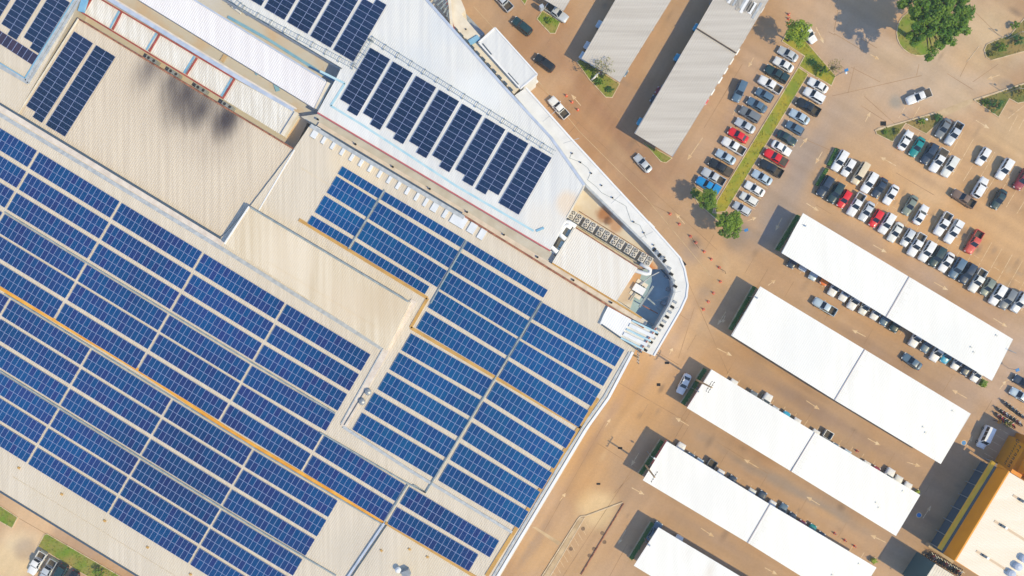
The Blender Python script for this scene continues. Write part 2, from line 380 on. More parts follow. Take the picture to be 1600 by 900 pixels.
track(1205, 80, 1075, 305, 17, (190, 150, 118), .65); track(830, 30, 1070, 340, 15, (182, 130, 88), .6); track(880, 150, 1060, 330, 9, (206, 158, 104), .55); track(1045, 10, 955, 175, 10, (200, 150, 104), .5)
track(1340, 240, 1560, 375, 14, (214, 166, 108), .5); track(1480, 190, 1620, 275, 14, (206, 166, 122), .6); track(1560, 520, 1590, 570, 16, (190, 160, 136), .6); track(1300, 60, 1600, 150, 26, (206, 176, 144), .6)
track(1180, 560, 1240, 596, 8, (222, 170, 106), .6); track(1120, 690, 1200, 738, 8, (220, 168, 104), .6); track(1230, 770, 1330, 826, 8, (220, 168, 104), .6); track(1300, 470, 1480, 580, 6, (218, 166, 106), .5)
track(870, 800, 800, 900, 10, (186, 148, 112), .7); track(1130, 340, 1200, 385, 14, (166, 144, 126), .6); track(940, 700, 985, 640, 10, (226, 176, 116), .5); track(1140, 470, 1130, 380, 9, (226, 184, 132), .5)
_r = random.Random(12)
for k in range(150):      # oil spots and scuffs in the bays and lanes
    if k < 60: a = _r.randrange(20); x, y = 1301 + a * 15.97 + _r.choice((14, -14)) + _r.uniform(-3, 3), 271 + a * 9.53 + _r.choice((-24, 24)) + _r.uniform(-4, 4)
    elif k < 90: a = _r.randrange(14); x, y = 1232 - a * 9.7 + _r.uniform(-12, 12), 84 + a * 15.8 + _r.uniform(-6, 6)
    else: x, y = _r.uniform(830, 1600), _r.uniform(0, 900)
    tr.append((x, y, _r.uniform(2.5, 7), alb(*_r.choice([(120, 100, 84), (150, 120, 92), (232, 196, 146), (140, 122, 108)])), _r.uniform(.25, .6), 0, (_r.choice((-AU, math.pi / 2 - AU)), _r.uniform(1, 3.5), 0.0)))
def vnoise(x, y, cell, seed):
    rs = np.random.RandomState(seed); n = 97
    g = rs.rand(n, n)
    fx, fy = x / cell + 1000.3, y / cell + 1000.7
    ix, iy = np.floor(fx).astype(int), np.floor(fy).astype(int); fx, fy = fx - ix, fy - iy
    fx = fx * fx * (3 - 2 * fx); fy = fy * fy * (3 - 2 * fy)
    a, b, c, d = g[ix % n, iy % n], g[(ix + 1) % n, iy % n], g[ix % n, (iy + 1) % n], g[(ix + 1) % n, (iy + 1) % n]
    return (a * (1 - fx) + b * fx) * (1 - fy) + (c * (1 - fx) + d * fx) * fy
def fbm(x, y, cell, seed, octs=5):
    t = 0; w = 0
    for o in range(octs):
        t = t + vnoise(x, y, cell / 2 ** o, seed + o) * .58 ** o; w += .58 ** o
    return t / w
GX = np.linspace(-116, 116, 581); GY = np.linspace(-68, 68, 341)
xx, yy = np.meshgrid(GX, GY)
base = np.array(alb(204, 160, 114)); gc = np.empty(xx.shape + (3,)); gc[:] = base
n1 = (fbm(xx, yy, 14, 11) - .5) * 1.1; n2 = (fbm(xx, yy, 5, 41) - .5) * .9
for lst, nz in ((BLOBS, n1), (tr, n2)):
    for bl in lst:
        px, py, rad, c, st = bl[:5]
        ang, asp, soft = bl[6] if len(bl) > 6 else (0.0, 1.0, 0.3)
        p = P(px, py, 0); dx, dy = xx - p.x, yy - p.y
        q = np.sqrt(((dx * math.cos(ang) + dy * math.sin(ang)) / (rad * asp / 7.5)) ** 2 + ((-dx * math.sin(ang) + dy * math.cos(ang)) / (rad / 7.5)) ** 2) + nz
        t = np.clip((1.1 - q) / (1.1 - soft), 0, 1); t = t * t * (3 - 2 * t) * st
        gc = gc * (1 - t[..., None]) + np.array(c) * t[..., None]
# streaks along the two driving directions, dust and small dark spots
ru, rv = xx * UD.x + yy * UD.y, xx * VD.x + yy * VD.y
lot = np.clip((xx - 25) / 20, 0, 1)
su = fbm(ru / 14, rv, 1.6, 71, 3) - .5; sv = fbm(ru, rv / 14, 1.6, 81, 3) - .5
gc *= (1 + lot * su * .30 + (1 - lot * .6) * sv * .26 + (fbm(xx, yy, 4.0, 91, 3) - .5) * .12 + (fbm(xx, yy, 18, 95) - .5) * .36)[..., None]
sat = (fbm(xx, yy, 9, 101) - .5) * .5        # dust drifts: more or less orange
gcl = (gc @ np.array([.3, .59, .11]))[..., None]; gc = (gc * .82 + gcl * .18) * .92
gc[..., 2] *= 1 + sat; gc[..., 1] *= 1 + sat * .35
M['ground'] = mat('dusty_concrete_ground', alb(204, 160, 114), 0.9, bump=0.15, bscale=6)
gN, gL, gB = nodes_of(M['ground'])
ga = gN.new("ShaderNodeVertexColor"); ga.layer_name = 'dirt'
gn = gN.new("ShaderNodeTexNoise"); gn.inputs["Scale"].default_value = 2.2; gn.inputs["Detail"].default_value = 8
gg = gN.new("ShaderNodeNewGeometry"); gL.new(gg.outputs["Position"], gn.inputs["Vector"])
gm_ = gN.new("ShaderNodeMapRange"); gm_.inputs[1].default_value = .3; gm_.inputs[2].default_value = .7; gm_.inputs[3].default_value = .95; gm_.inputs[4].default_value = 1.04
gL.new(gn.outputs["Fac"], gm_.inputs[0])
gv = gN.new("ShaderNodeVectorMath"); gv.operation = 'SCALE'
gL.new(ga.outputs["Color"], gv.inputs[0]); gL.new(gm_.outputs[0], gv.inputs["Scale"]); gL.new(gv.outputs[0], gB.inputs["Base Color"])

# ------------------------------------------------------------ ground
ny, nx = xx.shape
gverts = np.zeros((nx * ny + 4, 3)); gverts[:nx * ny, 0] = xx.ravel(); gverts[:nx * ny, 1] = yy.ravel()
gverts[nx * ny:] = [(-420, -420, 0), (420, -420, 0), (420, 420, 0), (-420, 420, 0)]
ids = np.arange(nx * ny).reshape(ny, nx)
gq = np.stack([ids[:-1, :-1], ids[:-1, 1:], ids[1:, 1:], ids[1:, :-1]], -1).reshape(-1, 4).tolist()
o0 = nx * ny
gq += [[o0, o0 + 1] + ids[0, ::-1].tolist(), [o0 + 1, o0 + 2] + ids[::-1, -1].tolist(), [o0 + 2, o0 + 3] + ids[-1, :].tolist(), [o0 + 3, o0] + ids[:, 0].tolist()]
gme = bpy.data.meshes.new('ground'); gme.from_pydata(gverts.tolist(), [], gq); gme.update()
gca = gme.color_attributes.new('dirt', 'FLOAT_COLOR', 'POINT')
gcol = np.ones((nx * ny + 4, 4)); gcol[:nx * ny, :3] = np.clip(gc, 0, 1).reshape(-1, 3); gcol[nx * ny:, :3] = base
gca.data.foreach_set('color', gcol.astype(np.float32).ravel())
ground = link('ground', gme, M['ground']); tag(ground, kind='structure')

def strip_px(b, a, c, w, z):
    "flat strip of width w metres between photo points"
    p, q = P(*a, z), P(*c, z); d = (q - p).normalized(); s = Vector((-d.y, d.x, 0)) * w / 2
    b.face([p - s, q - s, q + s, p + s])

# expansion joints of the concrete paving
joints = MB()
JL = [((1055, 395), (1145, 600)), ((900, 560), (1075, 660)), ((1010, 540), (1060, 570)), ((930, 690), (1015, 745)), ((760, 60), (1120, 390)), ((870, 60), (1000, 230)),
      ((1000, 310), (1040, 330)), ((870, 230), (905, 190)), ((820, 120), (860, 60)), ((1160, 100), (1100, 200)), ((1305, 55), (1295, 50)), ((1303, 50), (1310, 10)), ((1303, 52), (1350, 80)),
      ((1310, 100), (1330, 115)), ((1330, 105), (1375, 128)), ((1335, 104), (1325, 145)), ((1350, 150), (1400, 195)), ((1345, 165), (1385, 190)), ((1432, 118), (1436, 100)), ((1300, 150), (1440, 118)),
      ((1480, 115), (1520, 140)), ((1520, 128), (1560, 100)), ((1525, 20), (1560, 55)), ((1515, 90), (1500, 120)), ((1310, 240), (1240, 210)), ((1200, 420), (1165, 480)), ((1400, 270), (1460, 305)),
      ((1275, 320), (1300, 335)), ((1345, 60), (1370, 75)), ((1200, 500), (1250, 530)), ((1430, 505), (1445, 490)), ((1060, 660), (1100, 600)), ((1240, 530), (1300, 565)), ((1120, 690), (1200, 740)),
      ((960, 770), (985, 745)), ((980, 850), (950, 905)), ((880, 900), (990, 730)), ((945, 660), (850, 830)), ((0, 740), (60, 790)), ((30, 810), (100, 850)),
      ((1085, 480), (1060, 560)), ((1030, 470), (1075, 500)), ((1080, 640), (1020, 745)), ((1130, 620), (1170, 645)), ((1290, 700), (1340, 735)), ((1280, 450), (1300, 420))]
for a, c in JL: strip_px(joints, a, c, 0.10, 0.004)
# long lane joints between the carports and through the big lot
for k in range(-2, 9):
    a = (1150 + k * 62, 560 - 0.0 + k * 37); strip_px(joints, a, (a[0] - 14, a[1] + 24), 0.08, 0.004)
    a = (1075 + k * 62, 668 + k * 37); strip_px(joints, a, (a[0] - 14, a[1] + 24), 0.08, 0.004)
    a = (1240 + k * 62, 440 + k * 37); strip_px(joints, a, (a[0] - 14, a[1] + 24), 0.08, 0.004)
jo = joints.build('pavement_joints', M['joint'], ground); tag(jo, kind='stuff')

def arrow(tail, head, w=0.16):
    b = MB(); p, q = P(*tail, 0.012), P(*head, 0.012)
    d = (q - p).normalized(); s = Vector((-d.y, d.x, 0)); L = (q - p).length; hl = min(1.15, L * 0.42)
    n = q - d * hl
    b.face([p - s * w / 2, n - s * w / 2, n + s * w / 2, p + s * w / 2])
    b.face([n - s * 0.42, q, n + s * 0.42])
    b.build('painted_arrow', M['line'], ground)
ARROWS = [((1260, 317.5), (1280, 330)), ((1364, 382.5), (1386, 395)), ((1459.6, 441), (1481.6, 453.5)), ((1400, 259), (1375, 245)), ((1525, 188), (1546, 201)), ((1070, 350), (1055, 332.5)), ((907.5, 165), (892.5, 147.5)),
          ((1352.5, 526), (1331, 515)), ((1552.5, 497.5), (1574, 511)), ((1511, 622.5), (1487.5, 609)), ((1260, 626), (1281, 640)), ((1120, 544), (1144, 556)), ((1076, 665), (1055, 652.5)), ((946, 667.5), (954, 654)),
          ((1046, 554), (1051, 544)), ((1185, 731), (1162.5, 717.5)), ((875, 782.5), (884, 770)), ((1095, 825), (1116, 839)), ((1195, 887), (1215, 898)), ((1281, 789), (1260, 776)), ((1384, 847.5), (1360, 836)), ((1356, 685), (1376, 696)),
          ((1417, 722), (1439, 729)), ((1442, 810), (1455, 790)), ((1509, 701), (1520, 681)), ((1285, 237), (1274, 256)), ((1222, 340), (1211.5, 360.5)), ((1562, 117), (1542, 124)), ((1562, 608), (1573, 594)), ((1573, 594), (1583, 593)),
          ((1134, 487), (1121, 508)), ((1133, 493), (1129, 505)), ((998, 708), (986, 728)), ((987, 762), (1007, 773)), ((978, 828), (966, 850)), ((1200, 446), (1212, 437)), ((1078, 615), (1074, 621)),
          ((1145, 180), (1150, 170)), ((1098, 215), (1074, 250)), ((1250, 230), (1262, 215)), ((1275, 42), (1287, 68)), ((1352, 190), (1360, 175)), ((1360, 85), (1374, 93)), ((1178, 90), (1169, 105)), ((1168, 345), (1182, 340))]
for a, c in ARROWS: arrow(a, c)

def line(a, c, w=0.11):
    b = MB(); strip_px(b, a, c, w, 0.008); b.build('parking_line', M['line'], ground)
# big lot: two double rows
for i in range(0, 22):
    x, y = 1301 + (i - 0.5) * 15.97, 271 + (i - 0.5) * 9.53
    if x < 1625:
        line((x, y), (x + 17, y - 30)); line((x - 1, y + 2), (x - 17, y + 29))
for i in range(-3, 10):
    x, y = 1463 + (i - 0.5) * 16.8, 220 + (i - 0.5) * 10.1
    line((x, y), (x + 16, y - 28))
    if i > -3: line((x - 1, y + 2), (x - 17, y + 28))
for i in range(0, 20):      # wheel stops painted across the stall heads
    x, y = 1301 + i * 15.97, 271 + i * 9.53
    if i % 2 == 0: line((x - 3, y - 2 - 4), (x + 5, y + 3 - 4), 0.09)
for i in range(0, 15):
    x, y = 1237.5 - i * 9.7, 76.5 + i * 15.8
    line((x - 14, y - 8), (x + 15, y + 9))
for i in range(0, 13):
    x, y = 1284 - i * 9.9, 125 + i * 16.1
    line((x - 14, y - 8), (x + 15, y + 9))
for i in range(0, 18):
    x, y = 1237 + i * 17.4, 409 + i * 10.6
    line((x + 2, y - 4), (x - 5, y + 8))
for i in range(0, 17):
    x, y = 1135 + i * 17.6, 590 + i * 10.5
    line((x - 3, y + 4), (x + 4, y - 7))
for i in range(0, 17):
    x, y = 1065 + i * 17.6, 702 + i * 10.5
    line((x - 3, y + 4), (x + 4, y - 7))
for i in range(6): line((1552 + i * 6 - 14, 720 - i * 9.4 - 12), (1560 + i * 6 - 8, 726 - i * 9.4 - 10))
for a, c in (((1575, 185), (1600, 165)), ((1577, 205), (1590, 180)), ((1590, 205), (1600, 186)), ((1578, 612), (1600, 626)), ((1572, 637), (1590, 650)), ((1275, 45), (1286, 62))): line(a, c)
for i in range(11):         # short zebra bars in the empty bay by the store
    x, y = 914 - i * 5.6, 815 + i * 8.6
    line((x, y), (x + 7, y + 12), 0.09)
for x, y in ((1436, 805), (1506, 692)):
    b = MB(); b.disc(P(x, y, 0.008), 0.62); b.build('painted_roundel', M['line'], ground)
    b = MB(); b.disc(P(x, y, 0.016), 0.46); b.build('painted_roundel', M['bluepaint'], ground)
for x, y in ((911, 826), (892, 857.5), (928, 857.5), (944.5, 847), (921, 868), (941, 833)):
    b = MB(); c = P(x, y, 0); b.disc(c + Vector((0, 0, 0.02)), 0.36, seg=18); b.tube([c, c + Vector((0, 0, 0.016))], 0.42, 18)
    b.build('manhole_cover', M['manhole'], ground)
for (x, y, w, l) in ((969, 700, .4, .9), (935, 756, .4, .8), (1029, 601, .6, .8), (1380, 193, .9, 1.2), (1042, 567, .5, .9), (1010, 730, .3, 1.4)):
    b = MB(); c = P(x, y, 0); b.box((c.x, c.y, 0.01), (l, w, 0.03), -AU * 0); b.build('drain_grate', M['dark'], ground)

# ------------------------------------------------------------ planted islands, medians and kerbs
def inset(poly, d):
    poly = ccw(poly); n = len(poly); out = []
    for i in range(n):
        p0, p1, p2 = (Vector(poly[i - 1]).to_2d(), Vector(poly[i]).to_2d(), Vector(poly[(i + 1) % n]).to_2d())
        e1 = (p1 - p0).normalized(); e2 = (p2 - p1).normalized()
        n1 = Vector((-e1.y, e1.x)); n2 = Vector((-e2.y, e2.x))
        k = n1 + n2
        k = k / max(0.35, k.dot(n1)) if k.length > 1e-3 else n1
        q = p1 + k * d; out.append((q.x, q.y))
    return out

def in_poly(x, y, poly):
    r = False; n = len(poly)
    for i in range(n):
        x1, y1 = poly[i][0], poly[i][1]; x2, y2 = poly[i - 1][0], poly[i - 1][1]
        if (y1 > y) != (y2 > y) and x < (x2 - x1) * (y - y1) / (y2 - y1) + x1: r = not r
    return r

def tufts(poly, z, n, size, m, parent, name='grass', hmax=0.25, seed=1):
    rnd = random.Random(seed); b = MB()
    xs = [p[0] for p in poly]; ys = [p[1] for p in poly]
    k = 0; t = 0
    while k < n and t < n * 8:
        t += 1
        x, y = rnd.uniform(min(xs), max(xs)), rnd.uniform(min(ys), max(ys))
        if not in_poly(x, y, poly): continue
        k += 1
        a = rnd.uniform(0, 6.28); s = size * rnd.uniform(0.5, 1.3); h = hmax * rnd.uniform(0.3, 1)
        dx, dy = math.cos(a) * s, math.sin(a) * s
        b.face([(x - dx, y - dy, z), (x + dy * .5, y - dx * .5, z + h * .3), (x + dx, y + dy, z + h), (x - dy * .5, y + dx * .5, z + h * .6)])
    o = b.build(name, m, parent); o['kind'] = 'stuff'
    return o

def island(poly_px, m, dens=2.5, kerb=0.16, seed=1, lush=None):
    poly = [tuple(P(x, y, 0).to_2d()) for x, y in poly_px]
    poly = ccw(poly)
    outer = [Vector((x, y, 0.13)) for x, y in poly]; inn = [Vector((x, y, 0.13)) for x, y in inset(poly, kerb)]
    b = MB(); n = len(outer)
    for i in range(n):
        j = (i + 1) % n
        b.face([outer[i], outer[j], inn[j], inn[i]])
        b.face([(outer[i].x, outer[i].y, 0), (outer[j].x, outer[j].y, 0), outer[j], outer[i]])
        b.face([inn[i], inn[j], (inn[j].x, inn[j].y, 0.05), (inn[i].x, inn[i].y, 0.05)])
    root = b.build('planted_island', M['kerb']); root['kind'] = 'structure'
    s = MB(); s.face([(p.x, p.y, 0.09) for p in inn])
    g = s.build('lawn', m, root)
    area = abs(sum(p[0] * q[1] - q[0] * p[1] for p, q in zip(poly, poly[1:] + poly[:1]))) / 2
    tufts([(p.x, p.y) for p in inn], 0.09, int(area * dens), 0.22, lush or m, root, seed=seed)
    return root

island([(1247, 104.5), (1263.5, 116), (1134, 331), (1116, 333), (1120, 313)], M['grass'], 2.2, seed=2)
island([(1221, 65), (1234, 41), (1241, 43), (1306, 119), (1299, 135), (1264.5, 115), (1247.5, 103.5), (1256, 88)], M['grass'], 2.5, seed=3)
island([(1437 + 37 * math.cos(k * math.pi / 12), 51 + 37 * math.sin(k * math.pi / 12)) for k in range(24)], M['greengrass'], 3, seed=4)
island([(1537, 78), (1541, 69), (1552, 64), (1578, 54), (1602, 26), (1640, 0), (1640, 70), (1600, 81), (1549, 95), (1540, 90)], M['scrub'], 3, seed=5)
island([(1521, 157), (1602, 130), (1650, 115), (1650, 140), (1600, 160), (1590, 162), (1577, 155), (1560, 184)], M['scrub'], 3, seed=6)
island([(1367, 204), (1372, 200), (1462, 177), (1473, 186), (1447, 210), (1415, 193.5), (1395, 222.5), (1369, 210)], M['scrub'], 3, seed=7)
island([(838, 30), (847.5, 16), (876, 34), (868, 53), (859.5, 53)], M['greengrass'], 4, seed=8)
island([(900, 96), (908, 91), (969, 131), (957, 153), (946, 152.5), (920.5, 125)], M['greengrass'], 4, seed=9)
island([(808, -8), (830, -12), (820, 9)], M['greengrass'], 4, seed=10)
island([(1005, 222), (1051, 247), (1041, 255), (1032, 253)], M['greengrass'], 4, seed=11)
island([(1078, 296), (1084, 290), (1112, 309), (1118, 316), (1114, 332), (1131, 334), (1125, 349), (1090, 318)], M['greengrass'], 4, seed=12)
island([(-30, 772), (0, 789), (29, 808), (19.5, 826), (0, 815), (-30, 797)], M['greengrass'], 4, seed=13)
island([(69, 835), (74, 833), (190, 900), (230, 925), (180, 925), (127, 895), (59, 854)], M['greengrass'], 4, seed=14)
island([(1533, 588), (1541, 594), (1534, 607), (1526, 601)], M['greengrass'], 5, seed=15)

# bare concrete medians round the empty bay
def kerbline(pts, w=0.22, h=0.14, m=None, name='kerb'):
    b = MB()
    for a, c in zip(pts, pts[1:]): b.bar(P(*a, h), P(*c, h), w, h)
    o = b.build(name, m or M['kerb']); o['kind'] = 'structure'; return o
kerbline([(846, 902), (902, 813), (907, 807), (916, 806), (973, 785)], 0.25, 0.15)
kerbline([(974.5, 787), (908, 898)], 0.2, 0.2, M['rusttrim'])
kerbline([(860, 900), (914, 808)], 0.2, 0.15)
sheet('median', [(848, 902), (903, 814), (907, 808.5), (913, 808.5), (859, 902)], 0.1, M['concrete'], kind='structure')
kerbline([(1367, 204), (1462, 176)], 0.3, 0.16); kerbline([(1522, 156), (1605, 129)], 0.3, 0.16); kerbline([(1510, 97), (1515, 92), (1530, 72)], 0.12, 0.05)
sheet('pavement_strip', [(1462, 175), (1472, 184), (1522, 160), (1520, 153)], 0.02, M['concrete'], kind='structure')
sheet('pavement_strip', [(836, 850), (898, 853), (896, 858), (835, 853)] if False else [(831, 823), (838, 824), (879, 849), (872, 852)], 0.006, M['concrete'], kind='structure')
kerbline([(740, 10), (795, 70), (905, 205), (1010, 310), (1085, 400), (1110, 430)], 0.12, 0.03, M['concrete'])

# ------------------------------------------------------------ roofs and buildings
def clip_b(poly, a):
    "intervals along the cross axis of the polygon (list of (a, b)) on the line a"
    xs = []
    n = len(poly)
    for i in range(n):
        a1, b1 = poly[i]; a2, b2 = poly[(i + 1) % n]
        if (a1 > a) != (a2 > a): xs.append((b1 + (b2 - b1) * (a - a1) / (a2 - a1)))
    xs.sort()
    return list(zip(xs[0::2], xs[1::2]))

def ribbed(name, poly_px, z, m, parent, pitch=0.42, h=0.02, along='v', prof=((0, 0), (.6, 0), (.7, 1), (.9, 1), (1, 0))):
    "profiled roof sheeting: real ribs clipped to the outline"
    A, B = (UD, VD) if along == 'v' else (VD, UD)
    pts = [P(x, y, z) for x, y in poly_px]
    ab = [(p.dot(A), p.dot(B)) for p in pts]
    a0, a1 = min(p[0] for p in ab), max(p[0] for p in ab)
    cuts = []
    k = math.floor(a0 / pitch)
    while k * pitch < a1:
        for f, hh in prof[:-1]: cuts.append(((k + f) * pitch, hh * h))
        k += 1
    cuts.append((k * pitch, 0))
    v = []; f = []
    for (c0, h0), (c1, h1) in zip(cuts, cuts[1:]):
        s0, s1 = max(c0, a0), min(c1, a1)
        if s1 - s0 < 1e-4: continue
        e = (s1 - s0) * 1e-3
        i0, i1 = clip_b(ab, s0 + e), clip_b(ab, s1 - e)
        if len(i0) != len(i1):
            i0 = i1 = clip_b(ab, (s0 + s1) / 2)
        for (p, q), (r, t) in zip(i0, i1):
            n = len(v)
            for aa, bb, hh in ((s0, p, h0), (s1, r, h1), (s1, t, h1), (s0, q, h0)):
                w = A * aa + B * bb; v.append((w.x, w.y, z + hh))
            f.append((n, n + 1, n + 2, n + 3))
    me = bpy.data.meshes.new(name); me.from_pydata(v, [], f); me.update()
    bm = bmesh.new(); bm.from_mesh(me)
    for fc in bm.faces:
        fc.normal_update()
        if fc.normal.z < 0: fc.normal_flip()
    bm.to_mesh(me); bm.free()
    return link(name, me, m, parent)

def walls(poly_px, z, m, parent, zb=0.0, name='wall', rim=0.05):
    b = MB(); pts = [P(x, y, z - rim) for x, y in poly_px]
    b.prism(pts, zb); return b.build(name, m, parent)

def barpx(b, pts, z, w, h):
    for a, c in zip(pts, pts[1:]): b.bar(P(*a, z), P(*c, z), w, h)

def strip_part(name, pts, z, w, h, m, parent):
    b = MB(); barpx(b, pts, z, w, h); return b.build(name, m, parent)

# --- the big store with the blue panels
store = empty('store_building', P(430, 560, 0), 0, 'long beige-roofed store building carrying the blue solar panels', 'building')
inv = Matrix.Translation(-store.location)
def under(o):
    "keep a part where it was built although its thing has its own base point"
    o.matrix_parent_inverse = o.parent.matrix_basis.inverted()
    return o
ZS = 9.0
BASE = [(-90, 107), (345, 372), (390, 323), (459, 233), (485, 194), (1008, 512), (992, 549), (770, 920), (250, 922), (201, 892), (19, 780), (-90, 712)]
under(walls(BASE, ZS, M['wall'], store))
under(ribbed('roof', BASE, ZS, M['beige'], store))
under(walls([(388, 322), (641, 472.5), (604.5, 548), (350, 381)], 10.4, M['beige'], store, 8.9, 'upstand'))
under(ribbed('roof', [(388, 322), (641, 472.5), (604.5, 548), (350, 381)], 10.4, M['beige_raised'], store))
under(strip_part('flashing', [(350.5, 381), (389, 322.5)], 10.52, 0.3, 0.2, M['brightwhite'], store))
under(strip_part('gutter', [(391, 324), (638, 471.5)], 10.48, 0.3, 0.1, M['zinc'], store))
under(strip_part('flashing', [(404, 329), (460, 234)], 9.12, 0.22, 0.1, M['brightwhite'], store))
# wall gutter between the sooty roof and the panel roof
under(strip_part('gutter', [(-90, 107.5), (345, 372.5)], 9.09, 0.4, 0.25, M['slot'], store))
under(strip_part('flashing', [(-90, 114), (348, 381)], 9.1, 1.0, 0.1, M['pinkledge'], store))
under(strip_part('flashing', [(-90, 125), (349, 390), (602, 548)], 9.09, 0.75, 0.1, M['metal'], store))
under(strip_part('cap', [(647, 469), (536, 667)], 9.16, 1.2, 0.2, M['pinkledge'], store))
under(strip_part('cap', [(641, 469), (533, 662)], 9.2, 0.2, 0.2, M['metal'], store))
under(strip_part('slot', [(570, 610), (537.5, 664)], 9.2, 0.22, 0.1, M['slot'], store))
under(strip_part('cap', [(536, 667), (640, 735), (800, 832)], 9.2, 0.55, 0.25, M['metal'], store))
under(strip_part('gutter', [(-90, 394), (0, 450), (215, 578), (362, 675), (400, 698), (600, 816)], 9.14, 0.62, 0.2, M['yellowgutter'], store))
for a, c in (((20, 745), (330, 935)), ((470, 262), (700, 402)), ((420, 410), (590, 513))):
    under(strip_part('lap_joint', [a, c], 9.06 if a[1] != 410 else 10.46, 0.09, 0.05, M['beige_raised'], store))
under(strip_part('gutter', [(602, 817), (735, 897), (770, 918)], 9.14, 0.55, 0.2, M['tangutter'], store))
under(strip_part('gutter', [(467, 343), (668, 466), (641.5, 512), (907, 668)], 9.14, 0.6, 0.2, M['tangutter'], store))
under(strip_part('gutter', [(934, 622), (760, 900)], 9.14, 0.75, 0.2, M['tangutter'], store))
under(strip_part('parapet', [(989, 550), (951, 622), (915, 672), (775, 905)], 9.2, 0.5, 0.5, M['brightwhite'], store))
under(strip_part('parapet', [(984, 550), (944, 620), (908, 670), (768, 905)], 9.14, 0.4, 0.3, M['metal'], store))
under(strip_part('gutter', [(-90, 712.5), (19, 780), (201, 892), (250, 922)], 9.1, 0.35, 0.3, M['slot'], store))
under(strip_part('gutter', [(600, 818), (541, 905)], 9.35, 0.42, 0.4, M['gutterblue'], store))
under(strip_part('gutter', [(604, 820), (545, 907)], 9.15, 0.3, 0.2, M['slot'], store))
# ledge along the lane to the white roof
under(strip_part('ledge', [(485, 196), (543, 232), (725, 340)], 9.35, 0.75, 0.4, M['metal'], store))
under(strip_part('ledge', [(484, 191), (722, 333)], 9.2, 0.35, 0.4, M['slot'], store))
under(strip_part('ledge', [(725, 337), (1006, 512)], 9.3, 0.38, 0.4, M['rusttrim'], store))
# cable trays
TRAYS = [[(601, 296.5), (544, 389)], [(729, 376), (673, 474)], [(847, 471), (665, 770), (646, 758)], [(637, 758), (600, 816)], [(7, 459), (200, 578), (400, 702), (600, 821)], [(7, 331.5), (136, 410.8), (524, 646)],
         [(500, 676), (636, 755), (665, 770)], [(0, 580), (92, 637), (400, 826.5), (525, 900)]]
for t in TRAYS: under(strip_part('cable_tray', t, 9.3, 0.24, 0.12, M['zinc'], store))
for (x, y) in ((576, 612), (566.5, 627)):
    b = MB(); c = P(x, y, 9.0); b.tube([c, c + Vector((0, 0, .5))], [.5, .5], 14); b.tube([c + Vector((0, 0, .5)), c + Vector((0, 0, .75)), c + Vector((0, 0, .9))], [.68, .5, .12], 14)
    t = empty('turbine_vent', c, 0, 'round grey roof vent, %s of the two beside the dark slot' % ('upper' if y < 620 else 'lower'), 'roof vent')
    under(b.build('vent_body', M['steel'], t))
SK = [(488, 215, 9), (502.7, 224, 5), (517, 232.7, 5), (531.8, 242, 5), (546.5, 251, 5), (560.8, 259.5, 5), (575.5, 268, 5), (590, 277, 5), (605, 286, 5), (619, 295, 5), (633.5, 303.5, 5), (648, 313, 5), (661.5, 322, 5), (675.5, 330, 10), (692, 340, 6), (712, 352, 25), (733.5, 363.5, 12), (748.5, 373, 10)]
for x, y, w in SK:
    b = MB(); wm = w / 8.1; L = 1.9 + (0.4 if w > 8 else 0)
    c = P(x, y, 9.2) - VD * (L / 2)
    b.box((c.x, c.y, 9.14), (wm, L, 0.2), -AU)
    o = under(b.build('skylight', M['skylight'], store))
    b = MB(); e = P(x, y, 9.2); b.box((e.x, e.y, 9.1), (wm * 0.9, 0.14, 0.12), -AU); under(b.build('skylight_flap', M['slot'], store))

for x, y in ((30, 731), (97, 772), (164, 813.5), (231, 855), (298, 897), (596, 860), (640, 858), (668, 870)):
    b = MB(); c = P(x, y, 9); b.box((c.x, c.y, 9.1), (.5, .35, .18), -AU); under(b.build('roof_fitting', M['tangutter'], store))
t = empty('roof_exhaust', P(628, 890, 9), 0, 'grey roof exhaust with a white cowl at the bottom edge of the beige roof', 'roof vent')
b = MB(); c = Vector((.9, -.4, 0)); b.box((c.x, c.y, .6), (1.5, 1.2, 1.2), .4); b.build('vent_box', M['greybox'], t)
b = MB(); b.tube([(-.6, .2, 0), (-.6, .2, .8), (-.6, .2, 1.1)], [.35, .6, .3], 12); b.build('cowl', M['brightwhite'], t)
# roof at the top left, with its gutters
annex = empty('annex_building', P(20, 60, 0), 0, 'beige ribbed annex roof in the top left corner with navy panels', 'building')
AN = [(-90, -60), (150, -60), (122, 6), (110, 32), (27, 178), (-90, 106.5)]
under(walls(AN, 8.8, M['wall'], annex)); under(ribbed('roof', AN, 8.8, M['beige'], annex))
under(strip_part('gutter', [(120, -4), (40, 126), (-60, 66)], 9.1, 0.5, 0.25, M['metal'], annex))
under(strip_part('gutter', [(117, -4), (38.5, 122), (-60, 62)], 9.15, 0.2, 0.2, M['bluechannel'], annex))
under(strip_part('gutter', [(126, -4), (43, 130), (-60, 70)], 9.05, 0.45, 0.3, M['metal'], annex))
under(strip_part('flashing', [(122, 29), (28, 177)], 9.0, 0.2, 0.2, M['cream'], annex))
under(strip_part('flashing', [(132, -2), (126, 18)], 9.1, 1.2, 0.4, M['bluechannel'], annex))
sooty = empty('sooty_building', P(240, 190, 0), 0, 'beige ribbed roof with black soot stains along its upper edge', 'building')
SO = [(122, 28), (459, 233), (404, 329), (388, 322), (345, 372), (27, 178)]
SO = [(122, 28), (459, 232), (391, 321), (345, 371), (27, 178)]
under(walls(SO, 8.5, M['wall'], sooty)); under(ribbed('roof', SO, 8.5, M['soot_roof'], sooty, 0.42, 0.03))
under(strip_part('gutter', [(122, 29), (459, 233)], 8.7, 0.3, 0.2, M['rusttrim'], sooty))
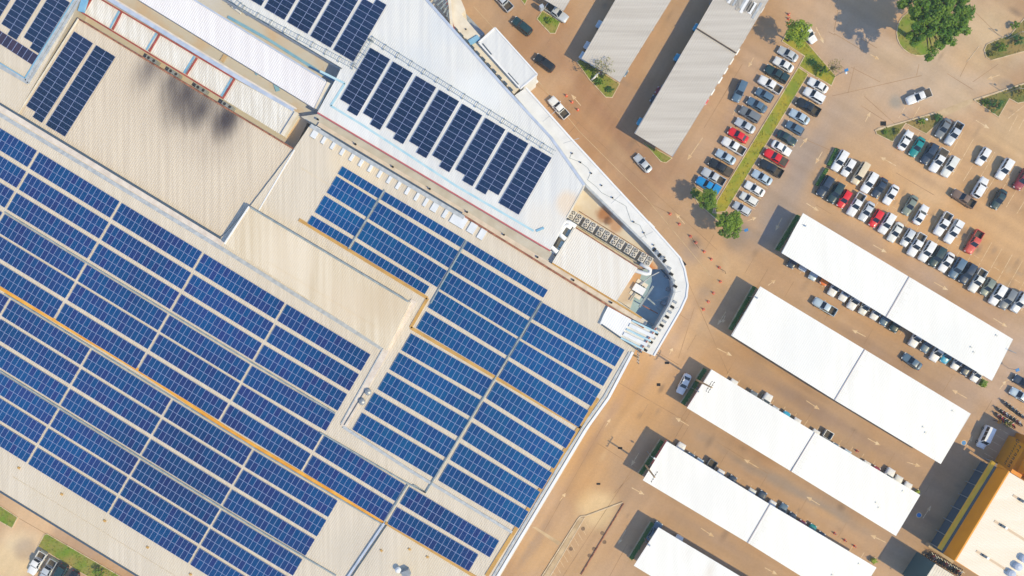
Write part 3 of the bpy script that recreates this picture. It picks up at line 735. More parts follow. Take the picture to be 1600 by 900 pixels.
# low stained roofs between the wings
lowroof = empty('service_wing', P(420, 120, 0), 0, 'low stained concrete roof between the long white roofs', 'building')
LO = [(60, -60), (660, -60), (860, 215), (915, 290), (862, 402), (480, 192), (458, 236), (118, 24)]
b = MB(); b.prism([P(x, y, 5.2) for x, y in LO], 0); under(b.build('roof', M['yard'], lowroof))
under(strip_part('channel', [(356, 26), (420, 62), (505, 116), (530, 128)], 5.5, 0.55, 0.3, M['bluechannel'], lowroof))
under(strip_part('channel', [(300, 92), (305, 84)], 5.5, 0.8, 0.2, M['concrete'], lowroof))
under(strip_part('channel', [(346, 96), (352, 86)], 5.5, 0.8, 0.2, M['concrete'], lowroof))
under(strip_part('duct', [(362, 10), (376, 20)], 5.9, 0.35, 0.35, M['whitewall'], lowroof))
under(strip_part('channel', [(399, 107), (403, 116)], 5.5, 0.9, 0.2, M['bluechannel'], lowroof)); under(strip_part('channel', [(428, 124), (434, 142)], 5.5, 0.8, 0.2, M['bluechannel'], lowroof))
b = MB(); b.prism([P(x, y, 7.4) for x, y in [(482, 190), (470, 182), (498, 178), (862, 395), (872, 404), (1012, 502), (1006, 512)]], 5); under(b.build('lane_roof', M['greyslab'], lowroof))
under(strip_part('ledge', [(497, 194), (690, 310), (1003, 503)], 7.9, 0.85, 0.5, M['pinkledge'], lowroof))
for x, y in ((497, 187), (555.8, 225.8), (614, 261), (671.7, 295.4), (730, 331.5), (787.5, 367), (840, 402), (896, 438), (955, 473)):
    b = MB(); c = P(x, y, 7.9); b.tube([c, c + Vector((0, 0, 0.5))], 0.2, 8); under(b.build('vent_stub', M['dark'], lowroof))

whiteroof = empty('white_building', P(680, 180, 0), 0, 'large white-roofed building carrying the navy solar panels', 'building')
ZW = 9.6
WR = [(330, -15), (355, 0), (534, 106.5), (496, 175), (860, 391), (891, 330), (914, 290), (861, 215), (787, 135), (667, 0), (640, -40), (400, -40)]
under(walls(WR, ZW, M['whitewall'], whiteroof)); under(ribbed('roof', WR, ZW, M['greywhite'], whiteroof))
under(strip_part('trim', [(496, 176), (860, 392)], ZW + .12, 0.28, 0.3, M['redtrim'], whiteroof))
under(strip_part('trim', [(340, -9), (355, 0), (534, 107)], ZW + .1, 0.16, 0.3, M['slot'], whiteroof))
under(strip_part('walkway', [(500, 111), (539, 130.5), (516.5, 165), (566, 195), (712, 290), (834, 361)], ZW + .1, 0.42, 0.08, M['bluepipe'], whiteroof))
under(strip_part('walkway', [(838, 361), (850, 356)], ZW + .2, 0.4, 0.1, M['bluechannel'], whiteroof))
under(strip_part('edge_trim', [(640, -30), (667, 0), (787, 135), (861, 215), (913, 289)], ZW + .12, 0.5, 0.2, M['gutterblue'], whiteroof))
under(strip_part('edge_trim', [(913, 291), (891, 331), (886, 340)], ZW + .12, 0.3, 0.2, M['cream'], whiteroof))
# mesh catwalk
def catwalk(pts, z, w, parent):
    b = MB(); s = MB()
    for a, c in zip(pts, pts[1:]):
        p, q = P(*a, z), P(*c, z); d = (q - p); L = d.length; d.normalize(); sd = Vector((-d.y, d.x, 0))
        for k in (-1, 1):
            b.bar(p + sd * w / 2 * k, q + sd * w / 2 * k, 0.07, 0.07)
        for k in range(int(L / 0.75) + 1):
            x = p + d * (k * 0.75)
            s.bar(x - sd * w / 2 * 1.0, x + sd * w / 2 * 1.0, 0.05, 0.04)
            if k % 4 == 0:
                s.bar(x - sd * w * .62, x + sd * w * .62, 0.09, 0.05); s.box((x + sd * w * .62)[:2] + (z - .3,), (.14, .14, .5)); s.box((x - sd * w * .62)[:2] + (z - .3,), (.14, .14, .5))
    o = under(b.build('catwalk_rail', M['zinc'], parent)); o2 = under(s.build('catwalk_mesh', M['zinc'], parent)); o2['kind'] = 'stuff'
catwalk([(355, -8), (380, 12), (553, 104), (579, 62), (580, 60), (867, 239)], ZW + .55, 0.85, whiteroof)

longroof = empty('long_white_building', P(370, 80, 0), 0, 'long narrow bright white ribbed roof with a cream end', 'building')
LR = [(120, -60), (207, -60), (511, 128), (491, 169)]
under(walls(LR, 8.5, M['whitewall'], longroof)); under(ribbed('roof', LR, 8.5, M['longwhite'], longroof, 0.42, 0.035))
under(strip_part('end_cap', [(514, 129), (494, 170)], 8.7, 0.8, 0.5, M['cream'], longroof))
under(strip_part('gutter', [(207, -60), (508, 126)], 8.75, 0.3, 0.2, M['gutterblue'], longroof))

bays = empty('red_framed_building', P(250, 70, 0), 0, 'row of white roof bays framed in red steel beside the soot stains', 'building')
BB = [[(145, -8), (188.5, 16.5), (173.5, 45), (129, 19.5)], [(188.5, 16.5), (247, 51), (230.5, 79), (173.5, 45)], [(247, 51), (305.5, 88.5), (289, 115), (230.5, 79)], [(305.5, 88.5), (366, 123), (348, 153), (289, 115)], [(366, 124), (463.5, 175), (440, 211), (349, 155)]]
allb = [(145, -8), (366, 123), (463.5, 175), (440, 211), (348, 153), (129, 19.5)]
under(walls(allb, 7.9, M['whitewall'], bays))
for q in BB: under(ribbed('roof', q, 8.0, M['baywhite'], bays, 0.42, 0.045))
under(strip_part('red_beam', [(145, -9), (366, 122.5)], 8.35, 0.3, 0.4, M['redframe'], bays))
under(strip_part('red_beam', [(128, 19.5), (348, 153.5)], 8.35, 0.3, 0.4, M['redframe'], bays))
for a, c in (((145, -8), (129, 19.5)), ((190, 17.5), (175, 46)), ((249, 52.5), (232.5, 80.5)), ((307.5, 90), (291, 116.5)), ((366, 123), (348, 153))):
    under(strip_part('red_beam', [a, c], 8.34, 0.22, 0.38, M['redframe'], bays))
for a, c in (((186.5, 15.5), (171.5, 44)), ((245, 50), (228.5, 78)), ((303.5, 87.5), (287, 114)), ((362.5, 121.5), (345, 151))):
    under(strip_part('side_gutter', [a, c], 8.12, 0.3, 0.15, M['bluechannel'], bays))
under(strip_part('eaves_gutter', [(160, -8), (372, 121), (459, 171)], 8.3, 0.85, 0.3, M['gutterblue'], bays))
under(strip_part('eaves_gutter', [(165, -10), (377, 119), (463, 170)], 8.35, 0.3, 0.3, M['pinkledge'], bays))
under(strip_part('end_cap', [(463, 176), (441, 211)], 8.5, 0.75, 0.5, M['cream'], bays))
for i, (x, y) in enumerate(((244, 97.5), (278, 118), (320, 143), (361, 168.5))):
    t = empty('condenser_unit', P(x, y, 5.2), -AU, 'grey condenser box below the red beam, %s from the left' % ('first', 'second', 'third', 'fourth')[i], 'air conditioner', 'condensers beside the sooty roof')
    b = MB(); b.box((0, 0, 1.3), (2.3, 0.75, 1.2)); b.box((-.9, 0, .35), (.15, .6, .7)); b.box((.9, 0, .35), (.15, .6, .7)); b.build('casing', M['greybox'], t)
    for s in (-.6, .6):
        b = MB(); b.disc((s, 0, 1.92), 0.3); b.build('fan_grille', M['grille'], t)

# plant courtyard behind the curved front
court = empty('plant_court', P(960, 400, 0), 0, 'sunken plant court behind the curved white front with orange stains', 'courtyard')
b = MB(); b.prism([P(x, y, 6.0) for x, y in [(914, 291), (891, 331), (862, 400), (985, 482), (1005, 420), (1047, 421)]], 0); under(b.build('court_floor', M['court'], court))
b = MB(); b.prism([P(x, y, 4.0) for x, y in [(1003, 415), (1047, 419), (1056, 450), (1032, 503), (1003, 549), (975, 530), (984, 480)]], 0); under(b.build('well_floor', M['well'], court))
under(strip_part('pipe_beam', [(1021, 447), (999, 480)], 6.4, 0.4, 0.4, M['zinc'], court)); under(strip_part('pipe_beam', [(1012, 466), (1032, 483)], 6.2, 0.3, 0.3, M['zinc'], court)); under(strip_part('pipe_beam', [(1004, 477), (1028, 490)], 5.8, 0.2, 0.3, M['rusttrim'], court)); under(strip_part('pipe_beam', [(985, 492), (1018, 512)], 6.4, 0.3, 0.3, M['bluechannel'], court))
plant = empty('plant_room', P(930, 412, 0), 0, 'small white ribbed plant room roof below the fan units', 'building')
PR = [(897, 354), (997, 418), (963, 471), (863, 410)]
under(walls(PR, 8.4, M['whitewall'], plant)); under(ribbed('roof', PR, 8.4, M['plantroof'], plant, 0.42, 0.03))
under(strip_part('edge_trim', [(897, 354), (997, 418)], 8.5, 0.22, 0.2, M['rusttrim'], plant)); under(strip_part('edge_trim', [(863, 411), (962, 472), (1003, 497)], 8.2, 0.3, 0.4, M['tangutter'], plant))
DUCT = [[(871, 394), (862, 386), (861, 382), (881, 348.5), (885, 346), (889, 347), (900, 354)], [(884, 374), (876, 367), (875.5, 363), (882, 353), (886, 352), (893, 356)], [(873, 398), (853, 391)], [(987, 421), (1010, 428), (1015, 427), (1016, 422), (1012, 418), (1000, 412)]]
for i, d in enumerate(DUCT):
    t = tag((lambda bb: (bb.tube([P(*p, 9.0 if i < 2 else 7.0) for p in d], 0.42 if i != 2 else .25, 8), bb.build('air_duct', M['white_paint'], None, True))[1])(MB()),
            ['large white air duct looping round the plant room corner', 'short white air duct inside the larger duct loop', 'thin white pipe beside the grey lane and plant room', 'white duct loop on the orange stained court floor'][i], 'duct', 'white ducts of the plant court')
for x, y, s in ((891, 366, 1), (880, 384, 1), (874, 393, .8)):
    b = MB(); c = P(x, y, 6.8); b.box(c, (1.6 * s, 1.3 * s, 1.6), -AU)
    tag(b.build('pump_unit', M['well']), 'dark box unit in the white duct loop, %s' % {366: 'topmost of three', 384: 'middle of three', 393: 'lowest of three'}[y], 'pump unit')
# fan units
fan_root = None
ORD = ['first', 'second', 'third', 'fourth', 'fifth', 'sixth', 'seventh', 'eighth', 'ninth', 'tenth', 'eleventh', 'twelfth', 'thirteenth', 'fourteenth', 'fifteenth', 'sixteenth', 'seventeenth', 'eighteenth', 'nineteenth', 'twentieth', 'twenty-first']
def dup(root, loc, rz):
    r = root.copy(); col.objects.link(r); r.location = loc; r.rotation_euler = (0, 0, rz)
    for ch in root.children:
        c = ch.copy(); col.objects.link(c); c.parent = r
        for g in ch.children:
            d = g.copy(); col.objects.link(d); d.parent = c
    return r
def make_fan_unit():
    t = empty('cooling_unit', (0, 0, 0))
    b = MB(); b.box((0, 0, 0.85), (1.2, 1.88, 1.5)); b.box((0, .95, .95), (1.0, .04, 1.0)); b.box((0, 0, .08), (1.1, 1.7, .14)); b.build('casing', M['acbox'], t)
    b = MB(); b.box((0, -1.05, .7), (.9, .16, .9)); b.build('service_pipe_box', M['slot'], t)
    for s in (-.46, .46):
        b = MB(); c = Vector((0, s, 1.6)); b.tube([c, c + Vector((0, 0, .12))], 0.42, 18); b.build('fan_shroud', M['acbox'], t)
        b = MB(); b.disc((0, s, 1.725), 0.38); g = b.build('fan_grille', M['grille'], t)
        b = MB()
        for k in range(4):
            a = k * math.pi / 2 + .4; b.bar((0, s, 1.75), (.33 * math.cos(a), s + .33 * math.sin(a), 1.75), .12, .015)
        b.tube([(0, s, 1.73), (0, s, 1.78)], .1, 8); b.build('fan_blade', M['acbox'], g)
    return t
fan_root = make_fan_unit()
for k in range(12):
    i, j = divmod(k, 2)
    x, y = 897.8 + i * 21.75 + (j - .5) * 9.3, 340 + i * 13.1 + (j - .5) * 5.6
    o = fan_root if k == 0 else dup(fan_root, (0, 0, 0), 0)
    o.location = P(x, y, 6.0); o.location.z = 6.0; o.rotation_euler = (0, 0, -AU)
    tag(o, 'white twin-fan cooling unit, %s from the left along the plant room roof' % ORD[k], 'cooling unit', 'cooling units on the court floor')
# stained tank platform
t = empty('water_tank', P(995, 452, 4), -AU, 'white box tank on orange planks in the stained court', 'tank')
b = MB(); b.box((0, 0, 2.3), (2.4, 1.5, 0.6)); b.box((0, 0, 1.0), (2.0, 1.2, 2.0)); b.build('tank_body', M['brightwhite'], t)
for s in (-1, 1):
    b = MB(); b.box((0, s * 1.35, 2.05), (2.4, .8, .12)); b.box((-1, s * 1.35, 1), (.2, .5, 2)); b.box((1, s * 1.35, 1), (.2, .5, 2)); b.build('plank', M['cream'], t)
    for q in (-.6, 0, .6):
        b = MB(); b.box((q, s * .85, 2.3), (.3, .25, .5)); b.build('valve', M['dark'], t)
for pts, r_, z_, m_ in (([(893, 347), (1010, 419)], .09, 6.6, 'acbox'), ([(890, 350), (1006, 422)], .07, 6.5, 'zinc'), ([(905, 330), (1022, 404)], .06, 6.2, 'rusttrim'), ([(1000, 446), (1016, 432), (1030, 425)], .12, 6.4, 'metal'), ([(985, 470), (1000, 447)], .1, 6.4, 'zinc'), ([(1024, 470), (1046, 462)], .09, 5.4, 'metal'), ([(1008, 500), (1030, 512)], .08, 5.4, 'zinc'), ([(960, 476), (988, 494)], .12, 7.6, 'rusttrim'), ([(1032, 420), (1050, 440), (1050, 462), (1034, 494)], .14, 5.2, 'slot')):
    b = MB(); b.tube([P(*p, z_) for p in pts], r_, 6); under(b.build('court_pipe', M[m_], court))
for x, y, sx, sy, sz in ((1042, 432, .8, .6, 1.2), (1044, 452, .7, .7, 1.0), (1036, 474, .9, .6, 1.4), (1012, 520, 1.2, .8, .8), (1000, 506, .8, .8, 1.0), (978, 486, 1.3, .9, .5)):
    b = MB(); c = P(x, y, 4.6); b.box((c.x, c.y, 4 + sz / 2), (sx, sy, sz), -AU); under(b.build('court_cabinet', M['greybox'], court))
# slatted skylight near the curved front
slat = empty('slatted_canopy', P(985, 520, 0), 0, 'white roof sheet with open slats and painted blue shade beside the curved front', 'canopy')
under(walls([(950, 479), (988, 500), (970, 527), (936.5, 506)], 9.5, M['whitewall'], slat, 8.9)); under(ribbed('roof', [(950, 479), (988, 500), (970, 527), (936.5, 506)], 9.5, M['brightwhite'], slat, 0.45))
for k in range(5):
    f = k / 4; a = (988 - 18 * f, 501 + 27 * f); c = (1028 - 22 * f, 520 + 26 * f)
    b = MB(); b.bar(P(*a, 9.7), P(*c, 9.7), 0.7 if k % 2 else 0.35, 0.25); under(b.build('slat', M['skylight'] if k % 2 else M['bluepipe'], slat))  # light blue slats stand for strips of shadow across the white
b = MB(); b.face([P(x, y, 9.12) for x, y in [(986, 500), (1024, 520), (1003, 547), (968, 527)]]); under(b.build('glazing', M['skylight'], slat))
under(strip_part('slat_beam', [(1026, 512), (1000, 549)], 9.6, 0.18, 0.3, M['redframe'], slat)); under(strip_part('slat_beam', [(940, 507), (970, 528), (1003, 551)], 9.6, 0.3, 0.35, M['slot'], slat))

# curved white front
front = empty('curved_front', P(1000, 380, 0), 0, 'curved white flat canopy roof along the store front by the road', 'building')
OUT = [(822, 137), (891, 215), (960, 290), (1020, 354.5), (1048, 386), (1063, 403), (1070, 420), (1075, 445), (1073, 464), (1064, 484), (1022, 556)]
INN = [(1002.5, 548), (1032.5, 501), (1048, 474), (1054, 457), (1053.5, 442), (1048, 426), (1040, 415), (1014, 386), (960, 333), (915, 289), (861, 214), (804, 149)]
b = MB()
ring = list(zip(OUT, [INN[i] for i in (11, 10, 9, 7, 6, 5, 4, 3, 2, 1, 0)]))
tp = [(P(*o, 8.0), P(*i, 8.0)) for o, i in ring]
for (o0, i0), (o1, i1) in zip(tp, tp[1:]):
    b.face([o0, o1, i1, i0])
    b.face([(o0.x, o0.y, 0), (o1.x, o1.y, 0), o1, o0]); b.face([(i0.x, i0.y, 0), (i1.x, i1.y, 0), i1, i0])
b.face([tp[0][0], tp[0][1], (tp[0][1].x, tp[0][1].y, 0), (tp[0][0].x, tp[0][0].y, 0)]); b.face([tp[-1][0], tp[-1][1], (tp[-1][1].x, tp[-1][1].y, 0), (tp[-1][0].x, tp[-1][0].y, 0)])
under(b.build('canopy_slab', M['canopy'], front))
b = MB(); barpx(b, OUT, 8.16, 0.35, 0.3); under(b.build('coping', M['brightwhite'], front))
b = MB(); barpx(b, [i for o, i in ring][1:], 8.2, 0.4, 0.4); under(b.build('coping', M['metal'], front))
for (x0, y0), (x1, y1), n in (((1002, 548), (1036, 497), 8), ((1036, 497), (1052, 466), 4), ((1052, 450), (1040, 412), 4), ((1036, 408), (1016, 386), 5)):
    for k in range(n):
        f = (k + .5) / n; c = P(x0 + (x1 - x0) * f + 4, y0 + (y1 - y0) * f + 2, 8.0)
        b = MB(); b.box((c.x, c.y, 8.1), (.8, .5, .35), -AU if n != 5 else AU * 1.4); under(b.build('post_and_shadow', M['greybox'] if k % 2 else M['dark'], front))  # parapet posts, with dark blocks standing for their shadows
for a, c in (((905, 216), (880, 224)), ((1064, 455), (1050, 458)), ((1060, 480), (1046, 486)), ((870, 172), (848, 190)), ((955, 318), (972, 302)), ((1000, 372), (1020, 362))):
    under(strip_part('roof_joint', [a, c], 8.02, 0.1, 0.02, M['metal'], front))
for i, (x, y) in enumerate(((894, 240), (907, 254), (924, 271), (940, 290), (957, 309), (990, 347), (1006, 364), (1021, 383), (1038, 402))):
    b = MB(); c = P(x, y, 8); b.box((c.x, c.y, 8.2), (.22, .22, .4)); under(b.build('light_stub', M['dark'], front))
b = MB(); barpx(b, [(893, 240), (890, 247), (906, 253), (918, 262), (923, 270), (918, 281), (931, 291), (940, 301), (957, 310), (978, 322), (986, 346), (1000, 352), (1010, 372)], 8.05, 0.07, 0.05); under(b.build('cable', M['zinc'], front))
for x, y, rot in ((1017, 352, .9), (1066, 410, .6)):
    b = MB(); c = P(x, y, 6.5); b.box(c, (1.6, 0.5, 1.0), -.8); under(b.build('wall_lamp_box', M['dark'] if x > 1050 else M['white_paint'], front))
# small canopy and beige strip north of it
porch = empty('entrance_canopy', P(795, 90, 0), 0, 'white rectangular entrance canopy beside the road with two dark slots', 'canopy')
PC = [(773.5, 43), (839.5, 116), (813, 138), (748, 66)]
under(walls(PC, 8.6, M['whitewall'], porch)); under(ribbed('roof', PC, 8.6, M['greywhite'], porch, 0.8, 0.008))
b = MB(); barpx(b, PC + PC[:1], 8.75, 0.28, 0.25); under(b.build('coping', M['brightwhite'], porch))
under(strip_part('slot', [(754, 68), (768, 85)], 8.7, 0.22, 0.1, M['slot'], porch)); under(strip_part('slot', [(794, 114), (810, 132)], 8.7, 0.22, 0.1, M['slot'], porch))
b = MB(); c = P(835, 130, 2.2); b.box(c, (1.6, .5, .7), .6); b.box((c.x - .3, c.y - .1, 1), (.15, .15, 2)); tag(b.build('sign_board', M['white_paint']), 'small white sign board under the corner of the entrance canopy', 'sign')
gal = empty('gallery_building', P(745, 75, 0), 0, 'narrow cream flat roof strip between the white roof and the road', 'building')
GA = [(684, -20), (712, -20), (727, 15), (721, 22), (751, 57), (744, 65), (812, 137), (803, 147), (700, 30)]
b = MB(); b.prism([P(x, y, 7.8) for x, y in GA], 0); under(b.build('flat_roof', M['cream'], gal))
for k in range(11):
    f = k / 10; c = P(712 + 86 * f, 46 + 94 * f, 7.8)
    b = MB(); b.box((c.x, c.y, 7.95), (.9, .45, .5), -.82); under(b.build('roof_vent', M['slot'], gal))
for k in range(7):
    f = k / 6; c = P(728 + 75 * f, 46 + 82 * f, 7.8)
    b = MB(); b.tube([c, c + Vector((0, 0, .25))], .14, 8); under(b.build('roof_light', M['dark'], gal))
b = MB(); b.box(P(741, 63, 8.0), (2.2, 1.0, .5), .55); under(b.build('hatch', M['bluechannel'], gal))
for k in range(5):
    under(strip_part('lattice_beam', [(678 + k * 5, 2 + k * 6), (702, -16 + k * 7)], 8.6, 0.18, 0.3, M['zinc'], gal))
under(strip_part('lattice_beam', [(701, -15), (706, 44)], 8.7, 0.55, 0.4, M['cream'], gal)); under(strip_part('lattice_beam', [(697, 0), (712, 52)], 8.5, 0.15, 0.3, M['redframe'], gal))
b = MB(); b.box(P(738, 40, 1.2), (6.5, 1.0, 2.2), -.82); tag(b.build('goods_rack', M['greybox']), 'long grey rack standing against the cream strip by the road', 'rack')

# ------------------------------------------------------------ solar panels
def panel_mesh(name, w, l, fr, halfcut):
    b = MB(); t = 0.04
    W, L = w / 2, l / 2
    o = [(-W, -L), (W, -L), (W, L), (-W, L)]; i = [(-W + fr, -L + fr), (W - fr, -L + fr), (W - fr, L - fr), (-W + fr, L - fr)]
    for k in range(4):
        j = (k + 1) % 4
        b.face([(*o[k], t), (*o[j], t), (*i[j], t), (*i[k], t)], 0)
        b.face([(*o[k], 0), (*o[j], 0), (*o[j], t), (*o[k], t)], 0)
        b.face([(*i[k], t), (*i[j], t), (*i[j], t - .008), (*i[k], t - .008)], 0)
    if halfcut:
        b.face([(i[0][0], i[0][1], t - .008), (-.012, i[0][1], t - .008), (-.012, i[2][1], t - .008), (i[3][0], i[3][1], t - .008)], 1)
        b.face([(.012, i[0][1], t - .008), (i[1][0], i[1][1], t - .008), (i[2][0], i[2][1], t - .008), (.012, i[2][1], t - .008)], 1)
        b.face([(-.012, i[0][1], t - .008), (.012, i[0][1], t - .008), (.012, i[2][1], t - .008), (-.012, i[2][1], t - .008)], 2)
    else:
        b.face([(*p, t - .008) for p in i], 1)
    me = bpy.data.meshes.new(name); me.from_pydata(b.v, [], b.f); me.polygons.foreach_set("material_index", b.m); me.update()
    return me
M['midline'] = mat('cell_gap', (0.05, 0.1, 0.2), 0.5)
PM = {}
for kind, w, l, fr, hc in (('blue', 1.0, 1.87, 0.034, False), ('dark', 2.12, 1.13, 0.03, True), ('purple', 1.15, 2.1, 0.035, False), ('cyan', 1.0, 1.87, 0.034, False)):
    me = panel_mesh(kind + '_panel', w, l, fr, hc)
    for x in (M['frame'], M['pv_' + kind], M['midline']): me.materials.append(x)
    PM[kind] = (me, w, l)

def solar_block(tl, du, dv, cells, zroof, kind, label, group):
    "a block of panels on rails; tl, du, dv in photo points at the panels' height"
    z = zroof + 0.17
    p0 = P(*tl, z); s = (H - z) / F
    U = Vector((du[0] * s, -du[1] * s, 0)); V = Vector((dv[0] * s, -dv[1] * s, 0))
    me, w, l = PM[kind]
    wide = kind == 'dark'
    ang = math.atan2(U.y, U.x)
    angp = math.atan2(-V.x, V.y) + math.pi if wide else ang
    root = empty('solar_array', p0, 0, label, 'solar array', group)
    lw, ll = U.length, V.length
    gapx = 0.012
    for (i, j) in cells:
        o = bpy.data.objects.new('solar_panel', me)
        o.location = U * (i + .5) + V * (j + .5)
        o.rotation_euler = (0, 0, angp if wide else ang)
        o.scale = ((lw - gapx) / w, (ll - gapx) / l, 1)
        o.parent = root
        col.objects.link(o)
    imin, imax = min(c[0] for c in cells), max(c[0] for c in cells) + 1
    jmin, jmax = min(c[1] for c in cells), max(c[1] for c in cells) + 1
    b = MB()
    if wide:
        for i in range(imin, imax):
            js = [c[1] for c in cells if c[0] == i]
            for f in (.25, .75): b.bar(U * (i + f) + V * (min(js) - .06) - Vector((0, 0, .005)), U * (i + f) + V * (max(js) + 1.06) - Vector((0, 0, .005)), .05, .1)
    else:
        for j in range(jmin, jmax):
            for f in (.25, .75): b.bar(U * (imin - .1) + V * (j + f) - Vector((0, 0, .005)), U * (imax + .1) + V * (j + f) - Vector((0, 0, .005)), .05, .1)
    b.build('mounting_rail', M['frame'], root)
    return root

NUM = ['one', 'two', 'three', 'four', 'five', 'six', 'seven', 'eight', 'nine', 'ten', 'eleven']
def seg(a, c, n, dv2, nv, z, kind, label, group):
    du = ((c[0] - a[0]) / n, (c[1] - a[1]) / n); dv = (dv2[0] / nv, dv2[1] / nv)
    solar_block(a, du, dv, [(i, j) for i in range(n) for j in range(nv)], z, kind, label, group)

rowsU = [(190.5, 317), (173.5, 349.5), (155, 380.5), (136.5, 413.5), (120.5, 443), (102, 474)]
endU = [(579, 554), (561, 585), (542.5, 616), (524, 647.5), None, None]
for r, (bx, by) in enumerate(rowsU):
    blocks = []
    for k in range(-2, 5):
        a = (bx + k * 129, by + k * 79.2); c = (a[0] + 125.4, a[1] + 76.9); n = 18
        if r < 4 and k > 2: continue
        if r < 4 and k == 2: c = endU[r]
        if r >= 4 and k == 4:
            a, c, n = (((640, 761), (780, 845), 20) if r == 4 else ((620.5, 792.5), (747.5, 866.5), 18))
        if c[0] < 0 or c[0] > 1600: continue
        blocks.append((a, c, n))
    for q, (a, c, n) in enumerate(blocks):
        seg(a, c, n, (-14.9, 26.0), 2, ZS, 'blue', 'blue solar block, %s from the left in row %s above the yellow gutter' % (ORD[q], NUM[r]), 'solar blocks above the yellow gutter')
rowsL = [(144, 547), (127.5, 577), (110, 608), (93.5, 640.5), (76, 669.5), (59, 699.5)]
endL = [(527.5, 782.5), (510, 813), (492, 843), (472.5, 874), (455, 905), (438, 935)]
for r, (bx, by) in enumerate(rowsL):
    blocks = []
    for k in range(-2, 3):
        a = (bx + k * 126.6, by + k * 78.6); c = (a[0] + 123.2, a[1] + 76.4)
        if k == 2: c = endL[r]
        if c[0] < 0: continue
        blocks.append((a, c))
    for q, (a, c) in enumerate(blocks):
        seg(a, c, 18, (-14.7, 25.6), 2, ZS, 'blue', 'blue solar block, %s from the left in row %s below the yellow gutter' % (ORD[q], NUM[r]), 'solar blocks below the yellow gutter')
MIDR = [
    [((535, 259.5), (598.5, 298), 8, 1), ((602, 299.5), (726.5, 374), 15, 1), ((730.5, 376.5), (856, 453), 18, 1)],
    [((526, 275), (588.5, 313.5), 9, 2), ((591.5, 316), (716.5, 392.5), 18, 2), ((719.5, 394.5), (844.5, 470), 18, 2), ((848, 473), (976, 546.5), 18, 2)],
    [((507.5, 305.5), (570.5, 344), 9, 2), ((573.5, 346), (698.5, 423), 18, 2), ((701.5, 425), (826.5, 501), 18, 2), ((830, 503.5), (957.5, 577), 18, 2)],
    [((487.5, 336.5), (552.5, 375), 9, 1), ((555, 377), (671, 447.5), 17, 1), ((684, 454), (808.5, 530), 18, 2), ((812, 532), (939, 608.5), 18, 2)],
    [((666, 486.5), (791, 561.5), 18, 2), ((794.5, 563.5), (919.5, 641.5), 18, 2)],
    [((642.5, 521), (770, 594), 18, 2), ((775.5, 596.5), (899.5, 674.5), 18, 2)],
    [((624, 551), (751, 625), 18, 2), ((756, 627.5), (881, 706), 18, 2)],
    [((605.5, 582), (733, 657), 18, 2), ((738, 660), (862.5, 738.5), 18, 2)],
    [((585, 613.5), (714, 690), 18, 2), ((719, 692.5), (844, 768.5), 18, 2)],
    [((566, 645), (695.5, 721.5), 18, 2), ((700.5, 724.5), (826, 799.5), 18, 2)]]
for r, row in enumerate(MIDR):
    for q, (a, c, n, nv) in enumerate(row):
        if nv == 1: dv2 = (-6.9, 12.6)
        else: dv2 = (-15.2, 26.4)
        seg(a, c, n, dv2, nv, ZS, 'cyan', 'blue solar block, %s from the left in row %s of the middle field' % (ORD[q], NUM[r]), 'solar blocks of the middle field')
DD = [((578.75, 74.25), 0, 10, 0, 11), ((614.5, 96), 0, 10, 0, 11), ((650.7, 118.2), 0, 10, 0, 11), ((686.7, 140.1), 0, 10, 0, 11), ((722.75, 162), 0, 10, 0, 11), ((759, 184), 0, 10, 0, 11), ((794.9, 206), 0, 11, 0, 10), ((831.2, 228.2), 0, 11, 0, 11)]
for q, (tl, s0, n0, s1, n1) in enumerate(DD):
    solar_block(tl, (15.5, 9.2), (-4.72, 8.1), [(0, j) for j in range(s0, n0)] + [(1, j) for j in range(s1, n1)], ZW, 'dark',
                'navy solar column, %s from the left in the lower band of the white roof' % ORD[q], 'navy columns on the white roof')
EE = [(376.7, -9), (412.75, 12.75), (448.75, 34.5), (485, 56.25), (520.75, 78)]
for q, (x, y) in enumerate(EE):
    tl = (x + 10 * 4.72, y - 10 * 8.1)
    solar_block(tl, (15.75, 9.35), (-4.72, 8.1), [(0, j) for j in range(0, 10)] + [(1, j) for j in range(-1 if q == 4 else 0, 10)], ZW, 'dark',
                'navy solar column, %s from the left in the upper band of the white roof' % ORD[q], 'navy columns on the white roof')
solar_block((116, 49), (14.85, 9.4), (-5.0, 7.78), [(0, j) for j in range(15)] + [(1, j) for j in range(16)], 8.5, 'dark', 'navy solar column on the sooty roof, the left one of two', 'navy columns on the sooty roof')
solar_block((150.5, 70.5), (15.15, 9.1), (-4.95, 7.81), [(i, j) for i in range(2) for j in range(16)], 8.5, 'dark', 'navy solar column on the sooty roof, the right one of two', 'navy columns on the sooty roof')
for q, (x, y) in enumerate(((-33, 16.5), (2, 37.5), (37, 58.5))):
    tl = (x + 9 * 4.9, y - 9 * 7.95)
    solar_block(tl, (14.4, 8.6), (-4.9, 7.95), [(0, j) for j in range(9)] + [(1, j) for j in range(10)], 8.8, 'dark', 'navy solar column on the corner roof, %s from the left' % ORD[q], 'navy columns on the corner roof')
solar_block((-20, 34.5), (8, 5.2), (-9.8, 15), [(i, 0) for i in range(10)], 8.8, 'purple', 'single row of purple-brown solar panels below the navy corner columns', 'purple row')

